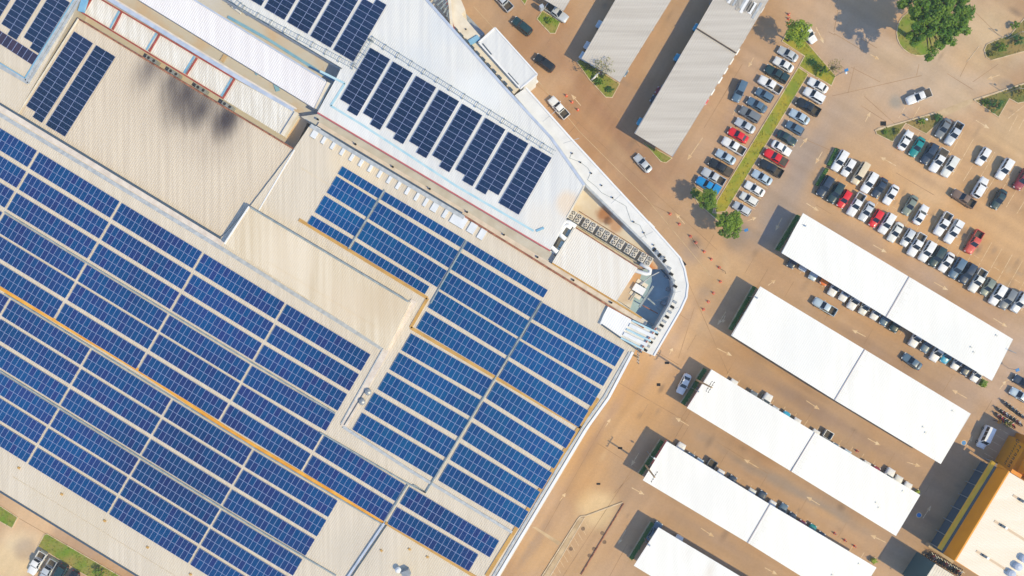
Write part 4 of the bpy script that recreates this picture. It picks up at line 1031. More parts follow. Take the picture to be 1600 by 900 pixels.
# ------------------------------------------------------------ carports
def carport(name, poly, z, m, label, seam=None, along='v', group='carports', mid=True, lip=None):
    root = empty(name, P(sum(p[0] for p in poly) / 4, sum(p[1] for p in poly) / 4, 0), 0, label, 'carport', group)
    W = [P(*p, z) for p in poly]
    if seam:
        s = [P(*p, z) for p in seam]
        d = (W[1] - W[0]).normalized() * 0.04
        k = (H - z) / F
        dp = (d.x / k, -d.y / k)
        h1 = [poly[0], (seam[0][0] - dp[0], seam[0][1] - dp[1]), (seam[1][0] - dp[0], seam[1][1] - dp[1]), poly[3]]
        h2 = [(seam[0][0] + dp[0], seam[0][1] + dp[1]), poly[1], poly[2], (seam[1][0] + dp[0], seam[1][1] + dp[1])]
        halves = [h1, h2]
    else: halves = [poly]
    for i, h in enumerate(halves):
        under(ribbed('roof', h, z + i * 0.09, m, root, 0.45, 0.018, along))
        b = MB(); b.prism([P(*p, z + i * .09 - .04) for p in h], z - .2 + i * .02, bottom=True); under(b.build('fascia', M['whitewall'] if m is M['carport_white'] else M['steel'], root))
    if seam:
        b = MB(); sd = (s[1] - s[0]).normalized()
        b.bar(s[0] + Vector((0, 0, .13)), s[1] + Vector((0, 0, .13)), .17, .05); under(b.build('seam_strip', M['seam'], root))
        b = MB(); n = int((s[1] - s[0]).length / .42); rr = random.Random(3)
        for k in range(n):
            p = s[0].lerp(s[1], (k + .5) / n) + UD * .35 + Vector((0, 0, .108)); l = rr.uniform(.3, 1.5)
            b.face([p, p + UD * l, p + UD * l + sd * .05, p + sd * .05])
        o = under(b.build('lap_stain', M['lapstain'], root)); o['kind'] = 'stuff'
    if seam:
        for fx, fy in ((.86, .62), (.88, .68), (.93, .12)):
            p = W[0].lerp(W[1], fx).lerp(W[3].lerp(W[2], fx), fy)
            b = MB(); b.box((p.x, p.y, z + .16), (.4, .3, .12), -AU); under(b.build('roof_fitting', M['metal'], root))
    # purlins and posts
    b = MB(); n = max(3, int((W[1] - W[0]).length / 6)); posts = []
    for i in range(n + 1):
        f = 0.02 + .96 * i / n
        a = W[0].lerp(W[1], f); c = W[3].lerp(W[2], f)
        b.bar(a.lerp(c, .04) - Vector((0, 0, .25)), a.lerp(c, .96) - Vector((0, 0, .25)), .14, .22)
        posts.append(a.lerp(c, .5))
    under(b.build('beam', M['steel'], root))
    for p in posts:
        b = MB(); b.box((p.x, p.y, (z - .4) / 2), (.2, .2, z - .4)); b.box((p.x, p.y, .1), (.5, .5, .2)); under(b.build('post', M['steel'], root))
    return root
ZC = 4.2
C1 = [(1255, 333), (1583, 530), (1550, 595), (1221, 395)]
C2 = [(1188, 447.5), (1517, 646.5), (1470, 725), (1142.5, 524)]
C3 = [(1111.5, 577), (1438, 773.5), (1400, 837.5), (1073.5, 637.5)]
C4 = [(1042, 689.5), (1369.5, 887), (1331, 950), (1004.5, 750.5)]
C5 = [(1029, 824), (1356, 1020), (1318, 1083), (990.5, 884)]
carport('carport', C1, ZC, M['carport_white'], 'white carport roof nearest the open parking lot with cars under its lower edge', ((1420.5, 432.5), (1384.5, 495)))
carport('carport', C2, ZC, M['carport_white'], 'widest white carport roof, second from the top of the white row', ((1351, 546), (1304, 625)))
carport('carport', C3, ZC, M['carport_white'], 'white carport roof behind the utility pole with crossarms, middle of the five', ((1273, 675.5), (1236, 736.5)))
carport('carport', C4, ZC, M['carport_white'], 'white carport roof with a red fascia at its left end', ((1203, 788), (1168, 848)))
carport('carport', C5, ZC, M['carport_white'], 'white carport roof with rust stains at the bottom edge, lowest of five')
G1 = [(995, -58), (1085, -58), (968.5, 128.5), (908.5, 91)]
G2 = [(1147, -58), (1236, -58), (1050, 245), (991, 208)]
carport('carport', [(908.5, 91), (968.5, 128.5), (1085, -58), (995, -58)], 4.0, M['carport_grey'], 'shorter grey carport roof next to the green triangle at the top', None, 'v')
carport('carport', [(991, 208), (1051, 245), (1151, 82.5), (1089, 43)], 4.0, M['carport_grey'], 'lower part of the long grey carport beside the car row', None, 'v')
carport('carport', [(1088.2, 44.5), (1150.5, 83.5), (1236, -58), (1147, -58)], 4.12, M['carport_grey'], 'upper part of the long grey carport with patched sheets', None, 'v')
carport('carport', [(848, -2), (880.5, 17), (925, -58), (885, -58)], 4.0, M['carport_grey'], 'grey carport corner at the top edge above the silver pickup', None, 'v')
b = MB(); b.bar(P(1088.6, 44, 4.3), P(1151, 83, 4.3), .22, .1); tag(b.build('roof_joint_cover', M['bark']), 'dark brown joint cover across the long grey carport', 'joint cover')
for i in range(14):
    x = 1128 + i * 3.6; y = -8 + i * 1.9
    b = MB(); c = P(x + 8, y, 4.18); b.box((c.x, c.y, 4.2), (random.uniform(.35, .8), random.uniform(2, 4), .06), -AU)
    tag(b.build('loose_sheet', [M['old_sheet'], M['metal'], M['brightwhite']][i % 3 if i % 5 else 0]), 'loose weathered metal sheet on the patched grey carport, %s from the left' % ORD[i], 'metal sheet', 'loose sheets on the grey carport')
b = MB(); b.bar(P(1042, 688, 4.0), P(1019, 726, 4.0), .12, .6); tag(b.build('red_fascia_board', M['redtrim']), 'crimson fascia board on the left end of the fourth white carport', 'sign board')
b = MB(); b.bar(P(1101, 596, 4.0), P(1075, 636, 4.0), .12, .6); tag(b.build('red_fascia_board', M['redtrim']), 'purple-red fascia board on the carport end by the utility pole', 'sign board')

# ------------------------------------------------------------ plants
def hedge(a, c, w, h, label, m=None, group='clipped hedges at the carport ends', seed=1):
    p, q = P(*a, 0), P(*c, 0)
    rnd = random.Random(seed)
    d = (q - p); L = d.length; d.normalize(); s = Vector((-d.y, d.x, 0))
    root = empty('hedge', (p + q) / 2, 0, label, 'hedge', group)
    b = MB(); b.bar(p + Vector((0, 0, .12)), q + Vector((0, 0, .12)), w + .35, .12); under(b.build('planter_kerb', M['kerb'], root))
    b = MB(); b.bar(p + Vector((0, 0, h * .8)), q + Vector((0, 0, h * .8)), w * .8, h * .75)
    for k in range(int(L * w * 60)):
        c0 = p + d * rnd.uniform(0, L) + s * rnd.uniform(-w / 2, w / 2) + Vector((0, 0, rnd.uniform(.5, 1) * h))
        t = rnd.uniform(0, 6.28); r = rnd.uniform(.07, .16); e = Vector((math.cos(t), math.sin(t), rnd.uniform(-.6, .6))) * r; f = Vector((-math.sin(t), math.cos(t), rnd.uniform(-.6, .6))) * r * .6
        b.face([c0 - e, c0 + f, c0 + e, c0 - f])
    under(b.build('foliage', m or M['hedge'], root))
hedge((1246, 337), (1213, 391), .85, .9, 'clipped green hedge at the left end of the topmost white carport', seed=1)
hedge((1178, 448), (1140, 515), .75, .9, 'clipped green hedge at the left end of the widest white carport', seed=2)
hedge((1101, 576), (1066, 631), .85, .9, 'clipped green hedge crossed by the utility pole with crossarms', seed=3)
hedge((1034, 688), (1000, 740), .8, .9, 'clipped green hedge beside the crimson fascia board', seed=4)
hedge((1019, 816), (985, 872), .8, .9, 'clipped olive hedge at the left end of the lowest white carport', seed=5)
hedge((1306, 233), (1293, 259), .75, .8, 'upper short hedge strip at the left end of the open lot', group='hedges of the open lot', seed=6)
hedge((1291, 264), (1275, 290), .75, .8, 'lower short hedge strip at the left end of the open lot', group='hedges of the open lot', seed=7)
hedge((1536, 594), (1531, 603), 1.1, 1.2, 'stubby bright bush at the right end of the topmost white carport', M['leaf_bright'], 'small end bushes', 8)
hedge((1362, 872), (1364, 877), 1.1, 1.2, 'small round lime bush at the right end of the fourth white carport', M['leaf_lime'], 'small end bushes', 9)
hedge((1430, 766), (1432, 769), 1.0, 1.0, 'small yellow bush at the right end of the middle white carport', M['leaf_lime'], 'small end bushes', 10)

def tree(px, py, zc, rad, hgt, label, m, n=3000, leaf=.3, clumps=26, seed=1, sparse=False, name='tree', cat='tree', group=None, flat=.55, clump=(.2, .34), ragged=0.0):
    "px, py: centre of the crown in the photo at height zc"
    rnd = random.Random(seed)
    c = P(px, py, zc); base = Vector((c.x, c.y, 0))
    root = empty(name, base, 0, label, cat, group)
    b = MB(); tips = []
    b.tube([(0, 0, 0), (.05, .03, zc * .3), (0, 0, zc * .62)], [rad * .07 + .05, rad * .055 + .04, rad * .045 + .03], 8)
    cl = []
    for k in range(clumps):
        t = k * 2.39996 + rnd.uniform(-.3, .3); rr = math.sqrt((k + .5) / clumps) * rad * rnd.uniform(.7, 1.0) * (1 + ragged * (.6 * math.sin(3 * t + 1) + .5 * math.sin(7 * t) + .35 * math.sin(11 * t + 2)) * .5)
        zz = zc + hgt * flat * (1 - (rr / rad) ** 2) + rnd.uniform(-.3, .25) * hgt
        q = Vector((math.cos(t) * rr, math.sin(t) * rr, zz)); cl.append((q, rnd.uniform(*clump) * rad))
        mid = Vector((q.x * .35, q.y * .35, zc * .55 + (zz - zc * .55) * .5))
        b.tube([(0, 0, zc * rnd.uniform(.35, .6)), mid, q], [rad * .03 + .02, rad * .02 + .015, .012], 5)
    b.build('trunk', M['bark'] if not sparse else M['twig'], root)
    f = MB()
    for k in range(n):
        q, r = rnd.choice(cl)
        v = Vector((rnd.gauss(0, 1), rnd.gauss(0, 1), rnd.gauss(0, .75)))
        v = v.normalized() * r * (rnd.random() ** .4)
        p = q + v
        nrm = (v.normalized() * .6 + Vector((rnd.uniform(-.6, .6), rnd.uniform(-.6, .6), .7))).normalized()
        a = nrm.cross(Vector((rnd.uniform(-1, 1), rnd.uniform(-1, 1), .2))).normalized(); e = nrm.cross(a)
        s = leaf * rnd.uniform(.6, 1.3)
        f.face([p - a * s, p + e * s * .5 - nrm * s * .1, p + a * s, p - e * s * .5 - nrm * s * .1])
    me = bpy.data.meshes.new('crown'); me.from_pydata(f.v, [], f.f); me.update()
    link('crown', me, m, root)
    return root
tree(1463, 26, 10.0, 7.3, 3.4, 'large dense green tree on the round island', M['leaf'], 12500, .3, 120, 3, clump=(.085, .15), ragged=.3)
tree(1246, 50, 5.0, 2.7, 1.8, 'loose lime-green tree over the white car by the cones', M['leaf_lime'], 1700, .24, 24, 4)
tree(1107, 313, 4.5, 2.1, 1.5, 'small olive-green tree beside the blue tarpaulin pickup', M['leaf_bright'], 1900, .22, 20, 5)
tree(1140, 350, 4.5, 2.7, 1.6, 'small bright green tree at the tip of the grass strip', M['leaf_bright'], 2800, .24, 26, 6)
tree(1086, 303, 1.2, .95, .7, 'low dark bush beside the small olive-green tree', M['leaf'], 700, .17, 10, 7, name='bush', cat='bush')
tree(942, 106, 4.5, 2.6, 1.6, 'nearly bare tree beside the shorter grey carport', M['dryleaf'], 260, .15, 16, 8, True)
tree(1304, 104, 3.5, 1.8, 1.2, 'bare twiggy shrub at the corner of the top island', M['dryleaf'], 160, .14, 26, 9, True, name='shrub', cat='shrub')
SHR = [(1465, 183, .9, 'bush', 'green bush at the corner beside the grey sedan'), (1440, 190, .8, 'bush', 'dull green bush in the middle of the wedge island'), (1402, 205, .7, 'bush', 'low bush in the left part of the wedge island'), (1383, 207, .5, 'bush', 'tiny bush near the left tip of the wedge island'),
       (1555, 165, 1.6, 'bush', 'rounded dark green bush on the right-hand wedge island'), (1540, 160, .8, 'bush', 'small bush at the tip of the right-hand wedge island'), (1592, 142, 1.4, 'bush', 'green bush at the right edge above the open lot'),
       (1565, 74, 1.2, 'bush', 'olive bush on the island by the pole'), (1590, 62, 1.4, 'bush', 'dark bush at the right edge of the pole island'), (1585, 40, 1.0, 'bush', 'green bush near the power pole at the right edge'), (1550, 84, .7, 'bush', 'pale bush near the rounded island tip'),
       (1283, 110, 1.2, 'bush', 'dark green bush in the shaded part of the top island'), (1270, 98, .8, 'bush', 'small green bush in the middle of the top island'),
       (858, 32, .8, 'bush', 'green bush on the small diamond island'), (918, 104, .8, 'bush', 'dark bush at the left of the triangle island'), (935, 128, .9, 'bush', 'green bush in the middle of the triangle island'), (953, 140, .8, 'bush', 'green bush near the lower tip of the triangle island'),
       (155, 895, 1.3, 'bush', 'dark green bush on the lawn at the bottom left'), (1575, 662, .9, 'bush', 'green bush beside the parked motorbikes')]
for i, (x, y, r, nm, lb) in enumerate(SHR):
    tree(x, y, r * .6, r, r * .8, lb, [M['hedge'], M['leaf_bright'], M['dryleaf'], M['leaf']][i % 4], int(330 * r), .15, 10, 40 + i, name=nm, cat='bush', group='bushes on the islands')

# ------------------------------------------------------------ vehicles
def loft(secs, npts=10):
    "secs: (x, half width, z low, z high, corner roundness)"
    v = []; f = []
    for x, w, z0, z1 in secs:
        prof = [(-w * .82, z0), (-w * .97, z0 + (z1 - z0) * .18), (-w, z0 + (z1 - z0) * .5), (-w * .975, z0 + (z1 - z0) * .82), (-w * .86, z1 - (z1 - z0) * .03), (-w * .4, z1 + .012), (w * .4, z1 + .012), (w * .86, z1 - (z1 - z0) * .03), (w * .975, z0 + (z1 - z0) * .82), (w, z0 + (z1 - z0) * .5), (w * .97, z0 + (z1 - z0) * .18), (w * .82, z0)]
        v += [(x, y, z) for y, z in prof]
    k = 12
    for s in range(len(secs) - 1):
        for i in range(k):
            j = (i + 1) % k
            f.append((s * k + i, s * k + j, (s + 1) * k + j, (s + 1) * k + i))
    f.append(tuple(range(k))); f.append(tuple(reversed(range((len(secs) - 1) * k, len(secs) * k))))
    return v, f

VT = {
 'sedan':  dict(L=4.45, W=1.76, H=1.46, belt=.92, hood=.80, trunk=.94, cab=(.84, -1.64, .06, -.98), front=.62),
 'hatch':  dict(L=3.95, W=1.70, H=1.52, belt=.96, hood=.84, trunk=.98, cab=(.88, -1.86, .14, -1.5), front=.6),
 'suv':    dict(L=4.65, W=1.86, H=1.78, belt=1.10, hood=1.0, trunk=1.10, cab=(.92, -2.2, .2, -1.95), front=.62),
 'van':    dict(L=4.95, W=1.78, H=1.98, belt=1.16, hood=1.02, trunk=1.16, cab=(1.45, -2.38, .85, -2.25), front=.7),
 'pickup': dict(L=5.25, W=1.84, H=1.78, belt=1.10, hood=1.02, trunk=1.02, cab=(.95, -.95, .26, -.76), front=.62),
}
def make_vehicle(kind, cover=None):
    d = VT['pickup' if kind.startswith('pickup') else kind]
    L, W, Hh = d['L'] / 2, d['W'] / 2, d['H']
    root = empty('pickup_truck' if kind.startswith('pickup') else 'parked_' + ('car' if kind in ('sedan', 'hatch') else kind))
    body = MB()
    hd, tr, be = d['hood'], d['trunk'], d['belt']
    xf, xr, tf, tb = d['cab']
    pk = kind.startswith('pickup')
    if pk:
        secs = [(L, W * .62, .42, hd * .72), (L - .06, W * .8, .3, hd * .86), (L - .25, W * .93, .26, hd * .95), (L - .7, W * .985, .24, hd), (xf + .1, W, .24, be), (0, W, .24, be), (xr - .05, W, .24, be)]
        v, f = loft(secs); body.v += v; body.f += f; body.m += [0] * len(f)
        # load bed: floor and three sides
        x0, x1 = xr - .08, -L
        body.box(((x0 + x1) / 2, W - .06, (.5 + be) / 2 - .02), (x0 - x1, .1, be - .5)); body.box(((x0 + x1) / 2, -W + .06, (.5 + be) / 2 - .02), (x0 - x1, .1, be - .5))
        body.box((x1 + .05, 0, (.5 + be) / 2 - .02), (.1, W * 1.86, be - .5)); body.box(((x0 + x1) / 2, 0, .44), (x0 - x1, W * 1.96, .2))
    else:
        secs = [(L, W * .6, .42, hd * .7), (L - .06, W * .78, .3, hd * .84), (L - .22, W * .91, .24, hd * .93), (L - .6, W * .98, .22, hd * .99), (xf + .12, W, .22, hd + .06), (xf - .3, W, .22, be), (0, W, .22, be), (xr + .25, W, .22, be), (min(xr, -L + .5), W * .98, .24, tr), (-L + .2, W * .9, .26, tr * .96), (-L + .05, W * .76, .34, tr * .86), (-L, W * .62, .44, tr * .7)]
        secs = [secs[0]] + sorted(secs[1:-1], key=lambda s: -s[0]) + [secs[-1]]
        v, f = loft(secs); body.v += v; body.f += f; body.m += [0] * len(f)
    bo = body.build('body', M['white_paint'], root, smooth=not pk)
    if pk:
        for p in bo.data.polygons[:12 * 6]: p.use_smooth = True
    wb, wt = W * .9, W * .74
    zt = Hh - .06; zb = be - .03
    B = [(xf, wb, zb), (xf, -wb, zb), (xr, -wb * .95, zb), (xr, wb * .95, zb)]
    T = [(tf, wt, zt), (tf, -wt, zt), (tb, -wt * .96, zt), (tb, wt * .96, zt)]
    def quad(name, a, b_, c, e, m):
        q = MB(); q.face([a, b_, c, e]); q.build(name, m, root)
    def lerp(p, q, t): return tuple(p[i] + (q[i] - p[i]) * t for i in range(3))
    # pillars/cabin shell in body colour, glass set slightly proud
    sh = MB()
    for i in range(4):
        j = (i + 1) % 4; sh.face([B[i], B[j], T[j], T[i]])
    sh.build('cabin', M['white_paint'], root)
    def pane(name, i, j, u0=.06, u1=.94, t0=.06, t1=.97):
        bl, br = lerp(B[i], B[j], u0), lerp(B[i], B[j], u1); tl, tr_ = lerp(T[i], T[j], u0), lerp(T[i], T[j], u1)
        a, b_, c, e = lerp(bl, tl, t0), lerp(br, tr_, t0), lerp(br, tr_, t1), lerp(bl, tl, t1)
        n = (Vector(b_) - Vector(a)).cross(Vector(e) - Vector(a)).normalized()
        cen = (Vector(a) + Vector(c)) / 2
        if n.dot(cen - Vector(((xf + xr) / 2, 0, zb - .3))) < 0: n = -n
        pts = [Vector(p) + n * .012 for p in (a, b_, c, e)]
        q = MB(); q.face(pts); q.build(name, M['glass'], root)
    pane('windscreen', 0, 1); pane('rear_window', 2, 3)
    if pk or kind in ('sedan', 'hatch'):
        for i, j in ((1, 2), (3, 0)):
            pane('side_window', i, j, .08, .49); pane('side_window', i, j, .53, .92)
    else:
        for i, j in ((1, 2), (3, 0)):
            pane('side_window', i, j, .06, .34); pane('side_window', i, j, .37, .64); pane('side_window', i, j, .67, .94)
    # crowned roof
    rf = MB(); nx, ny = 5, 5; grid = []
    for a in range(nx + 1):
        for c in range(ny + 1):
            u, w = a / nx, c / ny
            x = tf + .04 + (tb - .04 - tf - .04) * u; y = (wt + .02) * (1 - 2 * w)
            rf.v.append((x, y, zt + .06 * (1 - (2 * u - 1) ** 4) * (1 - (2 * w - 1) ** 4) + .004))
    for a in range(nx):
        for c in range(ny):
            k = a * (ny + 1) + c; rf.f.append((k, k + 1, k + ny + 2, k + ny + 1)); rf.m.append(0)
    rf.build('roof', M['white_paint'], root, True)
    for s in (-1, 1):
        m_ = MB(); m_.box((xf - .25, s * (W + .07), be + .06), (.14, .2, .13)); m_.build('wing_mirror', M['white_paint'], root)
        h = MB(); h.box((L - .15, s * W * .66, hd * .78), (.26, .34, .14), -s * .35); h.build('headlight', M['lamp'], root)
        h = MB(); h.box((-L + (.04 if pk else .1), s * W * .74, be * .78), (.12, .26 if not pk else .12, .18)); h.build('tail_light', M['tail'], root)
        for x in (L * .62, -L * .6):
            w_ = MB(); w_.tube([(x, s * (W - .2), .32), (x, s * (W + .01), .32)], .32, 14); wo = w_.build('wheel', M['dark'], root)
            r_ = MB(); r_.tube([(x, s * (W - .05), .32), (x, s * (W + .02), .32)], .18, 10); r_.build('rim', M['steel'], wo)
    if pk:
        x0, x1 = xr - .1, -L + .1
        if cover == 'flat':
            c = MB(); c.prism([Vector((x0, W * .93, be + .05)), Vector((x0, -W * .93, be + .05)), Vector((x1, -W * .93, be + .02)), Vector((x1, W * .93, be + .02))], be - .06); c.build('bed_cover', M['bedliner'], root)
        elif cover == 'canopy':
            c = MB(); c.prism([Vector((x0, W * .8, Hh)), Vector((x0, -W * .8, Hh)), Vector((x1 + .1, -W * .78, Hh - .04)), Vector((x1 + .1, W * .78, Hh - .04))], be - .02); c.build('canopy', M['white_paint'], root)
            for s in (-1, 1):
                c = MB(); c.box(((x0 + x1) / 2, s * W * .805, (be + Hh) / 2 + .05), ((x0 - x1) * .8, .02, .35)); c.build('side_window', M['glass'], root)
        elif cover == 'tarp':
            c = MB(); c.prism([Vector((x0, W * .9, Hh + .25)), Vector((x0, -W * .9, Hh + .25)), Vector((x1, -W * .9, Hh + .2)), Vector((x1, W * .9, Hh + .2))], be - .05); c.build('tarpaulin', M['tarp'], root)
        else:
            c = MB(); c.face([(x0, W * .88, .552), (x0, -W * .88, .552), (x1, -W * .88, .552), (x1, W * .88, .552)]); c.build('bed_floor', M['bedliner'], root)
    for ch in root.children:
        if ch.material_slots and ch.material_slots[0].material == M['white_paint']:
            ch.material_slots[0].link = 'OBJECT'; ch.material_slots[0].material = M['white_paint']
    return root

def paint(name, c, rough=.32, metal=0.0):
    return mat(name, c, rough, tuple(x * .9 for x in c), 1.5, 3, metal=metal, spec=.4, coat=.5)
PAINT = {'white': paint('white_paint_car', (.8, .8, .8)), 'pearl white': paint('pearl_paint', (.74, .74, .7)), 'silver': paint('silver_paint', (.58, .61, .64), .35, .2), 'light blue': paint('light_blue_paint', (.47, .58, .67), .35, .15),
         'grey': paint('grey_paint', (.17, .19, .21)), 'slate blue': paint('slate_paint', (.09, .16, .24)), 'navy': paint('navy_paint', (.022, .04, .075)), 'black': paint('black_paint', (.014, .017, .02)), 'dark green': paint('dark_green_paint', (.015, .045, .05)),
         'red': paint('red_paint', (.72, .012, .018)), 'maroon': paint('maroon_paint', (.26, .02, .035)), 'orange': paint('orange_paint', (.85, .2, .01)), 'teal': paint('teal_paint', (.0, .23, .23)), 'cream': paint('cream_paint', (.72, .6, .42)),
         'cyan': paint('cyan_paint', (.03, .36, .58)), 'grey green': paint('grey_green_paint', (.2, .24, .2)), 'brown': paint('brown_paint', (.2, .13, .09)), 'coral red': paint('coral_paint', (.62, .08, .05)), 'blue': paint('blue_paint_car', (.01, .25, .6))}
PROTO = {}
def place(kind, px, py, head, colour, label, group, cat=None):
    key = kind
    k, _, cov = kind.partition(':')
    first = key not in PROTO
    if first: PROTO[key] = make_vehicle(k, cov or None)
    src = PROTO[key]
    o = src if first else dup(src, (0, 0, 0), 0)
    p = P(px, py, 0.9); o.location = (p.x, p.y, 0); o.rotation_euler = (0, 0, -R(head))
    for ch in o.children:
        if ch.material_slots and ch.material_slots[0].link == 'OBJECT':
            ch.material_slots[0].material = PAINT[colour]
        if ch.name.startswith('roof') and colour in ('white',) and kind == 'suv' and 'black roof' in label:
            ch.material_slots[0].material = PAINT['black']
    tag(o, label, cat or {'pickup': 'pickup truck', 'van': 'van'}.get(k, 'car'), group)
    return o

NM = {'sedan': 'sedan', 'hatch': 'hatchback', 'suv': 'SUV', 'van': 'van', 'pickup': 'pickup', 'pickup:flat': 'covered pickup', 'pickup:canopy': 'canopy pickup', 'pickup:tarp': 'tarpaulin pickup'}
USED = set()
def row(cars, head, where, group, tip=None):
    "cars: (kind, x, y, colour[, heading[, look]]); neighbours single each car out"
    for i, c in enumerate(cars):
        kind, x, y, colour = c[:4]
        hd = c[4] if len(c) > 4 and c[4] is not None else head
        if tip is not None:      # x, y is the end that sticks out from under the roof
            sgn, = tip,
            ln = VT['pickup' if kind.startswith('pickup') else kind]['L'] / 2 * 7.55
            a = R(head)
            x, y = x - math.cos(a) * ln, y - math.sin(a) * ln
        nm = colour + ' ' + NM[kind]
        def nb(j):
            return cars[j][3] + ' ' + NM[cars[j][0]]
        if 0 < i < len(cars) - 1: lb = '%s between %s and %s, %s' % (nm, nb(i - 1), nb(i + 1), where)
        elif i == 0: lb = '%s next to %s at the start, %s' % (nm, nb(1), where)
        else: lb = '%s next to %s at the end, %s' % (nm, nb(i - 1), where)
        if lb in USED or len(lb.split()) > 16:
            lb = '%s, %s from the start, %s' % (nm, ORD[i], where)
        USED.add(lb)
        place(kind, x, y, hd, colour, lb, group)
row([('sedan', 1232, 84, 'silver'), ('sedan', 1225, 100.5, 'white'), ('pickup:canopy', 1213.5, 115, 'dark green'), ('pickup', 1203.7, 132, 'white'), ('hatch', 1195, 148, 'slate blue'), ('sedan', 1183.5, 163.5, 'slate blue'), ('suv', 1172, 178.5, 'grey'),
     ('sedan', 1165, 196, 'silver'), ('sedan', 1154, 211, 'red'), ('pickup', 1146.5, 228, 'white'), ('sedan', 1134.5, 245, 'light blue'), ('pickup:flat', 1126, 261, 'black'), ('pickup', 1115, 276, 'silver'), ('pickup:tarp', 1106, 289.5, 'blue')], 211, 'left of the grass strip', 'cars left of the grass strip')
row([('sedan', 1279, 133, 'white'), ('suv', 1272.5, 149, 'white'), ('pickup', 1263, 166.5, 'black'), ('sedan', 1250, 182, 'light blue'), ('hatch', 1242.5, 199.5, 'slate blue'), ('sedan', 1230, 215, 'dark green', 31), ('sedan', 1221.5, 231, 'white', 31), ('pickup:flat', 1212.5, 246, 'red'),
     ('pickup', 1205, 262.5, 'black'), ('sedan', 1191.5, 277, 'light blue'), ('sedan', 1180, 295, 'white'), ('hatch', 1171, 311, 'pearl white'), ('hatch', 1160, 326, 'silver')], 211, 'right of the grass strip', 'cars right of the grass strip')
row([('sedan', 1416, 219, 'white', 301), ('sedan', 1434, 229, 'teal'), ('suv', 1452, 240, 'navy'), ('pickup:flat', 1467, 250.5, 'white'), ('suv', 1484.5, 260, 'pearl white'), ('suv', 1532, 293, 'white', 301), ('sedan', 1562, 311, 'dark green')], 121, 'upper lot near row', 'cars in the open lot')
row([('sedan', 1475, 200, 'grey'), ('pickup', 1491, 208.5, 'silver'), ('hatch', 1537, 244, 'white'), ('suv', 1570, 264, 'white'), ('suv', 1598, 280, 'maroon')], 121, 'upper lot far row', 'cars in the open lot')
row([('suv', 1312.7, 251, 'white'), ('hatch', 1326.5, 261.4, 'white'), ('van', 1344, 271, 'cream'), ('suv', 1358.5, 285, 'white'), ('sedan', 1375.5, 293, 'navy'), ('sedan', 1393, 304, 'white'), ('sedan', 1423, 320.5, 'grey green'), ('sedan', 1440, 335.5, 'white', 301), ('pickup', 1474, 350, 'white'), ('pickup:canopy', 1490, 362, 'white'), ('pickup', 1522.5, 378, 'coral red')], 121, 'long double row far side', 'cars in the open lot')
row([('suv', 1289.5, 291, 'navy'), ('suv', 1306, 301, 'dark green'), ('hatch', 1320, 310.5, 'red'), ('pickup', 1338, 319.5, 'white'), ('sedan', 1355, 330, 'silver'), ('hatch', 1370, 341, 'red'), ('suv', 1386, 349, 'white'), ('sedan', 1400, 362.5, 'pearl white'), ('hatch', 1419, 371, 'silver'), ('pickup', 1432.5, 382.5, 'white'),
     ('suv', 1449, 392.5, 'white'), ('suv', 1464.7, 400.8, 'dark green'), ('sedan', 1480, 409.5, 'white'), ('suv', 1496, 419, 'slate blue'), ('suv', 1512, 427, 'navy'), ('pickup', 1528, 438.4, 'pearl white'), ('hatch', 1544.4, 448, 'grey green'), ('suv', 1559, 460.4, 'white'), ('suv', 1574.5, 467, 'grey'), ('suv', 1593, 472, 'silver')], 121, 'long double row near side', 'cars in the open lot')
row([('sedan', 1234.5, 418, 'navy'), ('sedan', 1253, 423, 'silver'), ('sedan', 1268, 437, 'light blue'), ('hatch', 1286, 445, 'orange'), ('sedan', 1298, 462, 'white'), ('sedan', 1315, 470, 'white'), ('suv', 1328, 483, 'white'), ('hatch', 1346, 491, 'pearl white'), ('hatch', 1364, 499, 'white'), ('sedan', 1379, 508, 'slate blue'), ('suv', 1394.5, 518, 'dark green'),
     ('suv', 1424.5, 541.5, 'white'), ('sedan', 1443, 550, 'slate blue'), ('suv', 1457, 564, 'white'), ('hatch', 1474, 567, 'cyan'), ('hatch', 1490.5, 577, 'white'), ('sedan', 1506, 586, 'navy'), ('hatch', 1521, 596, 'white')], 121, 'under the top white carport', 'cars under the topmost white carport', tip=1)
row([('hatch', 1149.5, 594, 'white'), ('pickup', 1180, 612, 'grey'), ('suv', 1203.5, 616, 'white'), ('hatch', 1214, 636, 'silver'), ('hatch', 1232, 644, 'cyan'), ('hatch', 1248.5, 654.5, 'white'), ('sedan', 1278, 672.5, 'white'), ('pickup', 1297.5, 674, 'silver', 121), ('sedan', 1308, 693.5, 'slate blue'), ('sedan', 1327, 704, 'light blue'), ('sedan', 1357.5, 722, 'white'), ('sedan', 1372.5, 730, 'maroon'),
     ('suv', 1395, 733, 'white'), ('sedan', 1408, 744.5, 'pearl white'), ('sedan', 1422.5, 755, 'white')], 301, 'under the middle white carport', 'cars under the middle white carport', tip=1)
row([('suv', 1067.5, 693, 'white'), ('sedan', 1082, 709, 'slate blue'), ('hatch', 1096, 717.5, 'light blue'), ('pickup', 1116, 719.5, 'grey', 121), ('hatch', 1129, 735, 'white'), ('sedan', 1148, 744.5, 'navy'), ('sedan', 1178, 765, 'pearl white'), ('sedan', 1195, 768.5, 'navy'), ('hatch', 1210, 783.5, 'white'), ('hatch', 1228, 788, 'slate blue'), ('sedan', 1241, 802.5, 'navy'), ('sedan', 1256.5, 814.5, 'maroon'), ('hatch', 1273, 820.5, 'teal'), ('sedan', 1286.5, 832.5, 'navy')], 301, 'under the fourth white carport', 'cars under the fourth white carport', tip=1)
row([('sedan', 1031.5, 817, 'slate blue'), ('hatch', 1064, 838, 'white')], 301, 'under the lowest white carport', 'cars under the lowest white carport', tip=1)
